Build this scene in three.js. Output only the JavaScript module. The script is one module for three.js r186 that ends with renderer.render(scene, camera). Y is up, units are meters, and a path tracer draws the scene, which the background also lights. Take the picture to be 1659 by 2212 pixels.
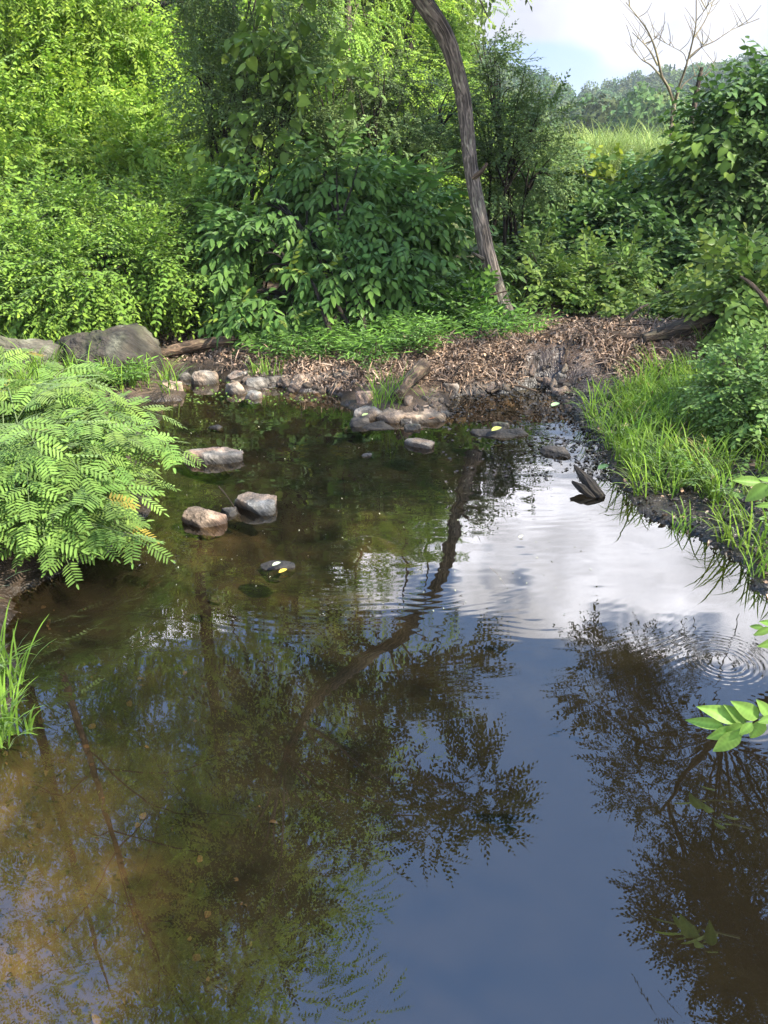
import * as THREE from 'three';
import { mergeGeometries } from 'three/addons/utils/BufferGeometryUtils.js';

// ------------------------------------------------------------------ camera, sky, sun, exposure
const scene = new THREE.Scene();
const EYE = 2.0, PITCH = THREE.MathUtils.degToRad(23.7), FOV = 64;
const camera = new THREE.PerspectiveCamera(FOV, 0.75, 0.05, 3000);
camera.position.set(0, EYE, 0);
camera.rotation.x = -PITCH;
scene.add(camera);
const renderer = new THREE.WebGLRenderer({ antialias: true });
renderer.toneMapping = THREE.LinearToneMapping;
renderer.toneMappingExposure = 2.85;
renderer.shadowMap.enabled = true;

const SUN_AZ = THREE.MathUtils.degToRad(122), SUN_EL = THREE.MathUtils.degToRad(47);
const SUN = new THREE.Vector3(Math.sin(SUN_AZ) * Math.cos(SUN_EL), Math.sin(SUN_EL), -Math.cos(SUN_AZ) * Math.cos(SUN_EL));
const sun = new THREE.DirectionalLight(new THREE.Color().setRGB(1.0, 0.93, 0.8), 5.0);
sun.position.copy(SUN).multiplyScalar(60);
sun.castShadow = true;
sun.shadow.mapSize.set(4096, 4096);
Object.assign(sun.shadow.camera, { left: -40, right: 40, top: 40, bottom: -40, near: 1, far: 160 });
scene.add(sun, sun.target);

// ------------------------------------------------------------------ random numbers and noise
function rng(seed) { let a = seed >>> 0; return () => { a = (a + 0x6D2B79F5) | 0; let t = Math.imul(a ^ (a >>> 15), 1 | a); t = (t + Math.imul(t ^ (t >>> 7), 61 | t)) ^ t; return ((t ^ (t >>> 14)) >>> 0) / 4294967296; }; }
const hash3 = (x, y, z) => { let h = Math.imul(x | 0, 374761393) ^ Math.imul(y | 0, 668265263) ^ Math.imul(z | 0, 2147483647 ^ 0x27d4eb2d); h = Math.imul(h ^ (h >>> 13), 1274126177); h ^= h >>> 16; return (h >>> 0) / 4294967296; };
const fade = (t) => t * t * t * (t * (t * 6 - 15) + 10);
const mixn = (a, b, t) => a + (b - a) * t;
const clamp = (x, a = 0, b = 1) => Math.min(b, Math.max(a, x));
const sstep = (a, b, x) => { const t = clamp((x - a) / (b - a)); return t * t * (3 - 2 * t); };
function vnoise(x, y, z = 0, per = 0) {
  const xi = Math.floor(x), yi = Math.floor(y), zi = Math.floor(z), fx = fade(x - xi), fy = fade(y - yi), fz = fade(z - zi);
  const w = per ? (n) => ((n % per) + per) % per : (n) => n;
  const x0 = w(xi), x1 = w(xi + 1), y0 = w(yi), y1 = w(yi + 1);
  const l = (zz) => mixn(mixn(hash3(x0, y0, zz), hash3(x1, y0, zz), fx), mixn(hash3(x0, y1, zz), hash3(x1, y1, zz), fx), fy);
  return fz === 0 ? l(zi) : mixn(l(zi), l(zi + 1), fz);
}
function fbm(x, y, z = 0, o = 4, per = 0) { let s = 0, a = 0.5, n = 0; for (let i = 0; i < o; i++) { s += a * vnoise(x, y, z + i * 17.0, per); n += a; a *= 0.5; x *= 2; y *= 2; if (z % 1) z *= 2; per *= 2; } return s / n; }

// ------------------------------------------------------------------ rays through the picture (1659 x 2212)
const F = 1106 / Math.tan(THREE.MathUtils.degToRad(FOV / 2)), CX = 829.5, CY = 1106, cp = Math.cos(PITCH), sp = Math.sin(PITCH);
function ray(x, y) { const r = (x - CX) / F, v = (y - CY) / F; return new THREE.Vector3(r, -(sp + v * cp), -(cp - v * sp)); }
function G(x, y, h = 0) { const d = ray(x, y); return d.multiplyScalar((h - EYE) / d.y).add(new THREE.Vector3(0, EYE, 0)); }
function at(x, y, depth) { const d = ray(x, y); return d.multiplyScalar(-depth / d.z).add(new THREE.Vector3(0, EYE, 0)); }
function refl(x, y, depth) { const d = ray(x, y); const t = -depth / d.z; return new THREE.Vector3(d.x * t, -(EYE + d.y * t), -depth); }   // the thing whose mirror image is seen there
const pxm = (depth) => depth * 1.06 / F;     // metres per picture unit at a depth

// ------------------------------------------------------------------ sky
{
  const W = 2048, H = 1024, data = new Float32Array(W * H * 4);
  const bill = (x, y, z) => { let s = 0, a = 0.5, n = 0; for (let i = 0; i < 6; i++) { s += a * (1 - Math.abs(2 * vnoise(x, y, z) - 1)); n += a; a *= 0.5; x = x * 2.03 + 11.3; y = y * 2.03 + 5.1; z = z * 2.03 + 3.7; } return s / n; };
  for (let j = 0; j < H; j++) {
    const el = ((j + 0.5) / H - 0.5) * Math.PI, e = THREE.MathUtils.radToDeg(el), ce = Math.cos(el), se = Math.sin(el);
    for (let i = 0; i < W; i++) {
      const k = (j * W + i) * 4;
      if (e < -1) { data[k] = 0.25; data[k + 1] = 0.27; data[k + 2] = 0.22; data[k + 3] = 1; continue; }
      const az = ((i + 0.5) / W - 0.5) * 2 * Math.PI, dx = Math.cos(az) * ce, dy = se, dz = Math.sin(az) * ce;
      // clear air: pale at the horizon, deep blue overhead
      const t = Math.pow(clamp(e / 75), 0.55);
      let r = mixn(0.13, 0.25, t), g = mixn(0.205, 0.445, t), b = mixn(0.315, 0.88, t);
      // cumulus bank that climbs to about thirty degrees
      const top = 29.0 + 5 * (fbm(dx * 2.2 + 9, dz * 2.2 + 4, dy * 2, 3) - 0.5) * 2 + 1.5;
      const puff = (bill(dx * 5 + 3, dy * 7, dz * 5 + 8) - 0.62) * 17;
      let m = sstep(-0.9, 1.4, top - e + puff);
      const soft = fbm(dx * 6 + 1.2, dy * 12 + 3, dz * 6, 5);
      const hole = sstep(0.44, 0.60, fbm(dx * 6 + 30, dy * 16, dz * 6 + 12, 4)) * (1 - sstep(16, 22, e));
      m *= 1 - 0.75 * hole;
      const lit = bill(dx * 7 + 21, dy * 9 + 2, dz * 7);
      const high = sstep(16, 23, e);
      const mid = sstep(7, 12, e) * 0.13; let c = mid + mixn(0.33, 0.98, high) + (lit - 0.62) * 2.2 * (0.12 + 0.88 * high) + (soft - 0.5) * 2.0 * (0.1 + 1.2 * high);
      c = Math.max(0.26, c);
      const under = 1 - sstep(0, 9, top - e + puff);          // rims catch the light
      c += 0.45 * under * m * high;
      r = mixn(r, c * 0.985, m); g = mixn(g, c * 0.985, m); b = mixn(b, c * 1.06, m);
      // thin veil over everything low down
      const haze = Math.exp(-Math.max(e, 0) / 4) * 0.5;
      r = mixn(r, 0.24, haze); g = mixn(g, 0.285, haze); b = mixn(b, 0.345, haze);
      data[k] = r; data[k + 1] = g; data[k + 2] = b; data[k + 3] = 1;
    }
  }
  const sky = new THREE.DataTexture(data, W, H, THREE.RGBAFormat, THREE.FloatType);
  sky.mapping = THREE.EquirectangularReflectionMapping; sky.magFilter = THREE.LinearFilter; sky.needsUpdate = true;
  scene.background = sky; scene.environment = sky;
  scene.backgroundIntensity = 1; scene.environmentIntensity = 1;
}
scene.fog = new THREE.FogExp2(new THREE.Color().setRGB(0.8, 0.88, 1.0), 0.00042);

// ------------------------------------------------------------------ naming
const used = {};
function numbered(n) { used[n] = (used[n] ?? -1) + 1; return used[n] ? `${n}_${String(used[n]).padStart(3, '0')}` : n; }
function thing(name, label, category, pos, group) {
  const o = new THREE.Group(); o.name = numbered(name); o.position.copy(pos); scene.add(o);
  o.userData = { label, category }; if (group) o.userData.group = group; return o;
}
function shade(o) { o.castShadow = true; o.receiveShadow = true; return o; }
function part(root, name, geo, mat) { const m = shade(new THREE.Mesh(geo, mat)); m.name = name; m.position.copy(root.position).negate(); root.add(m); return m; }   // geometry in world metres
function single(name, label, category, geo, mat, pos, group) {
  geo.translate(-pos.x, -pos.y, -pos.z);
  const m = shade(new THREE.Mesh(geo, mat)); m.name = numbered(name); m.position.copy(pos); m.userData = { label, category }; if (group) m.userData.group = group; scene.add(m); return m;
}
function structure(name, geo, mat) { const m = shade(new THREE.Mesh(geo, mat)); m.name = name; m.userData.kind = 'structure'; scene.add(m); return m; }
function copies(name, geo, mat, list, root, label, category) {      // list of { m: Matrix4, c: Color }
  const im = shade(new THREE.InstancedMesh(geo, mat, list.length)); im.name = root ? name : numbered(name);
  list.forEach((q, i) => { im.setMatrixAt(i, q.m); if (q.c) im.setColorAt(i, q.c); });
  im.userData.kind = 'stuff';
  if (root) { im.position.copy(root.position).negate(); root.add(im); } else { im.userData.label = label; im.userData.category = category; scene.add(im); }
  return im;
}

// ------------------------------------------------------------------ textures
function tex(n, fn, { color = false, rep = [1, 1], clampEdge = false } = {}) {
  const d = new Uint8Array(n * n * 4);
  for (let j = 0; j < n; j++) for (let i = 0; i < n; i++) { const c = fn(i / n, j / n), k = (j * n + i) * 4; const a = Array.isArray(c) ? c : [c, c, c]; for (let q = 0; q < 3; q++) d[k + q] = clamp(a[q]) * 255; d[k + 3] = 255; }
  const t = new THREE.DataTexture(d, n, n); t.wrapS = t.wrapT = clampEdge ? THREE.ClampToEdgeWrapping : THREE.RepeatWrapping; t.magFilter = THREE.LinearFilter;
  if (color) t.colorSpace = THREE.SRGBColorSpace; t.repeat.set(...rep); t.needsUpdate = true; return t;
}
const soilMap = tex(1024, (u, v) => { const a = fbm(u * 12, v * 12, 0, 6, 12), b = vnoise(u * 140, v * 140, 3, 140), c = fbm(u * 40, v * 40, 7, 3, 40); const s = 0.55 + 0.5 * (a - 0.5) + 0.14 * (b - 0.5) + 0.3 * (c - 0.5) + 0.25; return [s, s * 0.985, s * 0.96]; }, { color: true });
const soilBump = tex(1024, (u, v) => 0.5 * fbm(u * 16, v * 16, 0, 6, 16) + 0.3 * vnoise(u * 120, v * 120, 5, 120) + 0.2 * vnoise(u * 60, v * 60, 9, 60));
const pvn = (x, y, px, py) => { const q = (n, p) => ((n % p) + p) % p, xi = Math.floor(x), yi = Math.floor(y), fx = fade(x - xi), fy = fade(y - yi), a = q(xi, px), b = q(xi + 1, px), c = q(yi, py), d = q(yi + 1, py); return mixn(mixn(hash3(a, c, 9), hash3(b, c, 9), fx), mixn(hash3(a, d, 9), hash3(b, d, 9), fx), fy); };
const furrow = (u, v) => { const w = 0.6 * pvn(u * 6, v * 4, 6, 4) + 0.4 * pvn(u * 12, v * 9, 12, 9); return 1 - Math.abs(2 * pvn(u * 16 + w * 2.2, v * 4 + w * 0.6, 16, 4) - 1); };
const barkBump = tex(512, (u, v) => { const r = furrow(u, v); return clamp(0.6 * r * r + 0.25 * pvn(u * 40, v * 20, 40, 20) + 0.15 * pvn(u * 80, v * 50, 80, 50)); });
const barkMap = tex(512, (u, v) => { const r = furrow(u, v), a = pvn(u * 3, v * 3, 3, 3), b = pvn(u * 60, v * 30, 60, 30), l = sstep(0.66, 0.8, 0.6 * pvn(u * 5, v * 5, 5, 5) + 0.4 * pvn(u * 17, v * 13, 17, 13)); const s = 0.40 + 0.36 * r * r + 0.16 * (b - 0.5) + 0.18 * (a - 0.5) + 0.16 * l; return [s, s * (0.97 + 0.05 * l), s * 0.93]; }, { color: true });
const rockBump = tex(512, (u, v) => 0.6 * fbm(u * 8, v * 8, 0, 6, 8) + 0.4 * Math.pow(1 - Math.abs(2 * fbm(u * 5, v * 5, 8, 4, 5) - 1), 3));
const rockMap = tex(512, (u, v) => { const a = fbm(u * 6, v * 6, 0, 6, 6), b = vnoise(u * 90, v * 90, 2, 90); const s = 0.74 + 0.55 * (a - 0.5) + 0.2 * (b - 0.5); return [s, s * 0.99, s * 0.97]; }, { color: true });

// ------------------------------------------------------------------ materials
const C = (r, g, b) => new THREE.Color().setRGB(r, g, b);
function leafMat(r, g, b, { t = 0.42, gloss = 0.18, name = 'leaf' } = {}) {
  const m = new THREE.MeshPhysicalMaterial({ color: C(r, g, b), roughness: 0.92, transmission: t, thickness: 0, clearcoat: gloss, clearcoatRoughness: 0.38, side: THREE.DoubleSide, vertexColors: true, ior: 1.4, specularIntensity: 0.45 }); m.name = name; return m;
}
function barkMat(r, g, b, bump = 0.012, rep = [1, 1]) {
  const bm = barkBump.clone(), mm = barkMap.clone(); bm.repeat.set(...rep); mm.repeat.set(...rep);
  return new THREE.MeshStandardMaterial({ color: C(r, g, b), roughness: 0.95, map: mm, bumpMap: bm, bumpScale: bump });
}
const rockMats = new THREE.MeshPhysicalMaterial({ color: C(1.55, 1.5, 1.42), roughness: 0.82, map: rockMap, bumpMap: rockBump, bumpScale: 0.022, vertexColors: true });
const siltMap = tex(1024, (u, v) => { const a = fbm(u * 10, v * 10, 0, 5, 10), c = fbm(u * 28, v * 28, 7, 3, 28), d = vnoise(u * 90, v * 90, 4, 90); const s = 0.72 + 0.5 * (a - 0.5) + 0.22 * (c - 0.5) - (d > 0.86 ? (d - 0.86) * 2.5 : 0); return [s, s, s]; }, { color: true });
const matStem = barkMat(0.09, 0.07, 0.05, 0.003), matGreenStem = new THREE.MeshStandardMaterial({ color: C(0.10, 0.14, 0.05), roughness: 0.8 });
const matBark = barkMat(0.60, 0.52, 0.45, 0.013, [2, 1.3]), matPale = barkMat(0.42, 0.36, 0.28, 0.006), matDead = barkMat(0.75, 0.66, 0.48, 0.003), matDarkBark = barkMat(0.10, 0.08, 0.065, 0.012);
const matStick = barkMat(0.30, 0.215, 0.15, 0.004, [1, 2]), matLog = barkMat(0.34, 0.24, 0.165, 0.008, [1, 2]), matRot = barkMat(0.22, 0.17, 0.13, 0.03, [1, 0.8]), matWet = barkMat(0.07, 0.055, 0.04, 0.01, [1, 2]);

// ------------------------------------------------------------------ geometry helpers
function geoFrom(pos, idx, col, uv) {
  const g = new THREE.BufferGeometry(); g.setAttribute('position', new THREE.Float32BufferAttribute(pos, 3)); g.setIndex(idx);
  if (col) g.setAttribute('color', new THREE.Float32BufferAttribute(col, 3)); if (uv) g.setAttribute('uv', new THREE.Float32BufferAttribute(uv, 2));
  g.computeVertexNormals(); return g;
}
function tube(pts, radii, { sides = 8, steps = 0, rough = 0, seed = 1, caps = true } = {}) {
  const curve = new THREE.CatmullRomCurve3(pts, false, 'centripetal'), n = steps || Math.max(3, (pts.length - 1) * 4);
  const fr = curve.computeFrenetFrames(n, false), len = curve.getLength(), pos = [], uv = [], idx = [];
  for (let i = 0; i <= n; i++) {
    const t = i / n, p = curve.getPoint(t), q = t * (radii.length - 1), a = Math.min(radii.length - 2, Math.floor(q)), r0 = mixn(radii[a], radii[a + 1], q - a);
    for (let s = 0; s <= sides; s++) {
      const an = s / sides * Math.PI * 2, k = s % sides;
      let r = r0; if (rough) r *= 1 + rough * (fbm(Math.cos(an) * 1.6 + seed, Math.sin(an) * 1.6, t * len * 2.2 + 0.37 + seed, 3) - 0.5) * 2;
      const N = fr.normals[i], B = fr.binormals[i], c = Math.cos(an) * r, d = Math.sin(an) * r;
      pos.push(p.x + N.x * c + B.x * d, p.y + N.y * c + B.y * d, p.z + N.z * c + B.z * d); uv.push(s / sides * Math.max(1, Math.round(r0 * 8)), t * len);
      if (i < n && s < sides) { const o = i * (sides + 1) + s, e = o + sides + 1; idx.push(o, o + 1, e, o + 1, e + 1, e); }
    }
  }
  if (caps) for (const [row, flip] of [[0, 1], [n, 0]]) {
    const p = curve.getPoint(row / n), c = pos.length / 3; pos.push(p.x, p.y, p.z); uv.push(0.5, 0.5);
    for (let s = 0; s < sides; s++) { const o = row * (sides + 1) + s; flip ? idx.push(c, o + 1, o) : idx.push(c, o, o + 1); }
  }
  return geoFrom(pos, idx, null, uv);
}
// a leaf along +X, its face up +Y
function leafGeo(len, wid, { fold = 0.25, curl = 0.15, far = false, tint = [1, 1, 1], blunt = 0.8, wide = 0.35, heart = false, rib = 1.18 } = {}) {
  const pos = [0, 0, 0], idx = [], col = [];
  const st = far ? [[0.42, 1]] : heart ? [[-0.04, 0.62], [0.12, 0.94], [0.34, 1], [0.62, 0.72], [0.84, 0.3]] : [[wide * 0.4, 0.64], [wide, 1], [mixn(wide, 1, 0.45), 0.9 * Math.min(1, blunt + 0.1)], [mixn(wide, 1, 0.78), blunt * 0.55]];
  for (const [u, w] of st) { const y = -curl * len * u * u, h = wid * 0.5 * w; pos.push(u * len, y + fold * h, -h, u * len, y, 0, u * len, y + fold * h, h); }
  pos.push(len, -curl * len, 0);
  const T = pos.length / 3 - 1;
  idx.push(0, 2, 1, 0, 3, 2);
  for (let q = 0; q < st.length - 1; q++) { const o = 1 + q * 3; idx.push(o, o + 1, o + 3, o + 1, o + 4, o + 3, o + 1, o + 2, o + 4, o + 2, o + 5, o + 4); }
  const b = T - 3; idx.push(b, b + 1, T, b + 1, b + 2, T);
  for (let i = 0; i <= T; i++) { const k = !far && (i === 0 || i % 3 === 2) ? rib : 1; col.push(tint[0] * k, tint[1] * k, tint[2] * k); }
  return geoFrom(pos, idx, col);
}
// a twig along +X: leaves alternate or in pairs
function twig({ n = 9, L = 0.4, len = 0.09, wid = 0.045, pair = false, ang = 0.95, droop = 0.25, far = false, seed = 1, fold = 0.25, curl = 0.15, wide = 0.35, blunt = 0.8, heart = false, stem = 0.0022, young = 0.25, bend = 0.1 }) {
  const R = rng(seed), ms = [], tints = [], gs = [];
  for (let i = 0; i < n; i++) {
    const k = pair ? Math.floor(i / 2) : i, cnt = pair ? Math.ceil(n / 2) : n, s = i === n - 1 ? 1 : (k + 0.6) / cnt, side = i % 2 ? 1 : -1;
    const a = i === n - 1 ? (R() - 0.5) * 0.4 : side * (ang + (R() - 0.5) * 0.5), sc = (0.72 + 0.45 * R()) * (i > n - 3 ? 0.8 : 1);
    const m = new THREE.Matrix4().makeTranslation(s * L, -bend * L * s * s, 0).multiply(new THREE.Matrix4().makeRotationY(-a)).multiply(new THREE.Matrix4().makeRotationZ(-droop + (R() - 0.5) * 0.5)).multiply(new THREE.Matrix4().makeRotationX((R() - 0.5) * 0.9)).multiply(new THREE.Matrix4().makeScale(sc, sc, sc));
    const v = 0.78 + 0.4 * R(), y = i > n - 3 ? 1 + young * R() * 1.5 : 1 + 0.12 * (R() - 0.5);
    ms.push(m); tints.push([v * y, v * (1 + (y - 1) * 0.5), v]);
    gs.push(leafGeo(len, wid, { fold, curl, far, tint: tints[i], wide, blunt, heart }).applyMatrix4(m));
  }
  const stemG = tube([new THREE.Vector3(-0.08 * L, 0.005, 0), new THREE.Vector3(L * 0.5, -bend * L * 0.25, 0), new THREE.Vector3(L, -bend * L, 0)], [stem, stem * 0.5], { sides: 3, steps: 3, caps: false });
  const sg = stemG.clone(); sg.deleteAttribute('uv'); sg.setAttribute('color', new THREE.Float32BufferAttribute(new Float32Array(sg.attributes.position.count * 3).fill(0.55), 3));
  gs.push(sg);
  return { geo: mergeGeometries(gs), ms, tints, stem: stemG, len, wid, opts: { fold, curl, far, wide, blunt, heart } };
}
const V = (x, y, z) => new THREE.Vector3(x, y, z);
const _u = V(0, 1, 0);
function frame(p, dir, up, roll = 0, s = 1) {
  const X = dir.clone().normalize(), Z = X.clone().cross(up).normalize(), Y = Z.clone().cross(X);
  const m = new THREE.Matrix4().makeBasis(X, Y, Z.clone()); if (roll) m.multiply(new THREE.Matrix4().makeRotationX(roll));
  m.scale(V(s, s, s)); m.setPosition(p); return m;
}
// blobs in picture units: [x, y, depth, half width, half height, half depth in metres, count]
const blob = (x, y, d, rx, ry, rz, n) => ({ c: at(x, y, d), r: V(rx * pxm(d), ry * pxm(d), rz), n });
const rblob = (x, y, d, rx, ry, rz, n) => { const c = refl(x, y, d), k = Math.hypot(c.x, c.y + EYE, d) / F; return { c, r: V(rx * k, ry * k * 1.1, rz), n }; };
const wblob = (x, y, z, rx, ry, rz, n) => ({ c: V(x, y, z), r: V(rx, ry, rz), n });
const overhead = (p) => p.y > EYE + 0.2 + 0.165 * Math.hypot(p.x, p.z);   // higher than the top edge of the photograph
function spread(blobs, R, { gap = 0.42, gf = 1.6, shell = 0.45, jit = 0.7, droop = 0.15, tone = 0.25, flat = 0.5, smin = 0.75, smax = 1.25, warm = 0.2, above = false } = {}) {
  const out = [];
  for (const b of blobs) for (let i = 0, tries = 0; i < b.n && tries < b.n * 6; tries++) {
    const u = R() * 2 - 1, a = R() * Math.PI * 2, q = Math.sqrt(1 - u * u), d = V(q * Math.cos(a), u, q * Math.sin(a)), k = Math.pow(R(), shell);
    const p = d.clone().multiply(b.r).multiplyScalar(k).add(b.c);
    if (vnoise(p.x * gf + 7.3, p.y * gf * 1.3 + 2.1, p.z * gf + 0.31) < gap * (1.15 - 0.3 * k)) continue;
    if (above && !overhead(p)) continue;
    i++;
    const dir = V(d.x / b.r.x, d.y / b.r.y * 0.6, d.z / b.r.z).normalize().add(V((R() - 0.5), (R() - 0.5) * 0.7 - droop, (R() - 0.5)).multiplyScalar(jit * 2));
    const up = V((R() - 0.5) * flat * 2, 1, (R() - 0.5) * flat * 2).normalize();
    const v = 1 + (vnoise(p.x * 1.1, p.y * 1.1, p.z * 1.1 + 5.5) - 0.5) * tone * 2 + (R() - 0.5) * tone, w = 1 + (R() - 0.35) * warm;
    out.push({ m: frame(p, dir, up, 0, mixn(smin, smax, R())), c: C(v * w, v * (1 + (w - 1) * 0.35), v), p });
  }
  return out;
}

// ------------------------------------------------------------------ ground and stream bed
const shorePts = [[0, 1600], [30, 1350], [10, 1290], [120, 1240], [230, 1190], [330, 1090], [300, 990], [262, 930], [225, 880], [250, 868], [390, 866], [405, 838], [350, 822], [400, 800], [480, 812], [520, 850], [600, 836], [650, 846], [715, 842], [745, 875], [800, 905], [880, 915], [955, 900], [975, 860], [1070, 850], [1180, 838], [1225, 868], [1255, 930], [1300, 985], [1345, 1065], [1420, 1115], [1505, 1165], [1570, 1225], [1659, 1288]]
  .map(([x, y]) => { const p = G(x, y, 0); return [p.x, p.z]; });
shorePts.push([2.5, -3.0], [3.1, -2.2], [3.3, 0], [3.3, 3], [-1.9, 3], [-1.9, 0], [-1.75, -1.4], [-1.55, -2.1]);
function shoreDist(x, z) {            // metres from the water's edge, negative in the water
  let d = 1e9, inside = false;
  for (let i = 0, j = shorePts.length - 1; i < shorePts.length; j = i++) {
    const [ax, az] = shorePts[j], [bx, bz] = shorePts[i], ex = bx - ax, ez = bz - az, t = clamp(((x - ax) * ex + (z - az) * ez) / (ex * ex + ez * ez));
    d = Math.min(d, Math.hypot(x - ax - ex * t, z - az - ez * t));
    if ((az > z) !== (bz > z) && x < (bx - ax) * (z - az) / (bz - az) + ax) inside = !inside;
  }
  const east = sstep(0.4, 1.0, x); return (inside ? -d : d) + (fbm(x * 3.1 + 4, z * 3.1, 0, 3) - 0.5) * 0.16 + east * ((fbm(x * 5.3, z * 5.3 + 3, 0, 4) - 0.5) * 0.22 + (vnoise(x * 21, z * 21) - 0.5) * 0.05);
}
const ridge = [[520, 742, 0.16], [660, 768, 0.16], [760, 790, 0.14], [900, 760, 0.26], [1100, 738, 0.36], [1300, 724, 0.4], [1480, 706, 0.46], [1680, 690, 0.5]].map(([x, y, h]) => { const p = G(x, y, h); return [p.x, p.z, h]; });
function ridgeAt(x, z) {
  let best = 9, h = 0;
  for (let i = 0; i < ridge.length - 1; i++) { const [ax, az, ah] = ridge[i], [bx, bz, bh] = ridge[i + 1], ex = bx - ax, ez = bz - az, t = clamp(((x - ax) * ex + (z - az) * ez) / (ex * ex + ez * ez)), d = Math.hypot(x - ax - ex * t, z - az - ez * t); if (d < best) { best = d; h = mixn(ah, bh, t); } }
  return [best, h];
}
const sand = [[-20, 1790, 0.28, 1], [-90, 1950, 0.34, 1], [250, 1880, 0.14, 0.85], [-10, 2130, 0.30, 1], [470, 1160, 0.28, 0.55], [790, 1075, 0.2, 0.55], [790, 1130, 0.22, 0.6], [760, 1245, 0.2, 0.5], [560, 1190, 0.4, 0.25]].map(([x, y, r, k]) => { const p = G(x, y, -0.05); return [p.x, p.z, r, k]; });
function land(x, z) {                 // { h: height, sd, rd: distance from the debris ridge }
  if (Math.hypot(x, z) > 40) { const far = Math.hypot(x, z); return { h: 0.3 + 0.3 * fbm(x * 0.02, z * 0.02, 0, 3), sd: far, rd: far }; }
  const sd = shoreDist(x, z), [rd, rh] = ridgeAt(x, z);
  let h;
  const rough = fbm(x * 2.2, z * 2.2, 0, 4) - 0.5, fine = fbm(x * 9, z * 9, 3, 3) - 0.5;
  if (sd < 0) {
    const shallow = sstep(1.2, -0.4, x - (z + 2.2) * 0.3 + 0.9);
    h = -0.012 - mixn(0.32, 0.12, shallow) * (1 - Math.exp(sd / 0.55)) + rough * 0.07 * sstep(0, -0.4, sd) + fine * 0.02;
    let s = 0; for (const [sx, sz, r, k] of sand) s = Math.max(s, k * Math.exp(-((x - sx) ** 2 + (z - sz) ** 2) / (r * r)));
    h = mixn(h, Math.max(h, -0.05 + fine * 0.02), s); h = Math.min(h, -0.008);
  } else {
    const west = sstep(-0.7, -1.3, x) * sstep(-6.6, -5.6, z), east = sstep(0.5, 1.4, x) * sstep(-7.9, -6.9, z);
    const plain = 0.02 + 0.16 * (1 - Math.exp(-sd / 0.5)) + 0.05 * Math.min(sd, 6);
    const bank = 0.02 + 0.42 * sstep(0.02, 0.7, sd) + 0.03 * sd, mud = 0.012 + 0.055 * sd + 0.10 * sstep(0.7, 2.4, sd);
    h = mixn(mixn(plain, bank, west), mud, east);
    h += rough * 0.10 * sstep(0.1, 1, sd) + fine * mixn(0.035, 0.085, east) * sstep(0, 0.25, sd);
    h = mixn(h, Math.max(h, rh + rough * 0.12 + fine * 0.1), Math.exp(-(rd * rd) / 0.14) * sstep(0, 0.22, sd));
    h = Math.max(h, 0.006);
  }
  return { h, sd, rd };
}
const groundY = (x, z) => land(x, z).h;
function hit(x, y) {                  // where the picture's ray meets the ground
  const d = ray(x, y); let p = V(0, EYE, 0), t = 1;
  for (; t < 60; t += 0.04) { p = V(d.x * t, EYE + d.y * t, d.z * t); if (p.y <= Math.max(0, groundY(p.x, p.z))) break; }
  return p;
}
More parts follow.
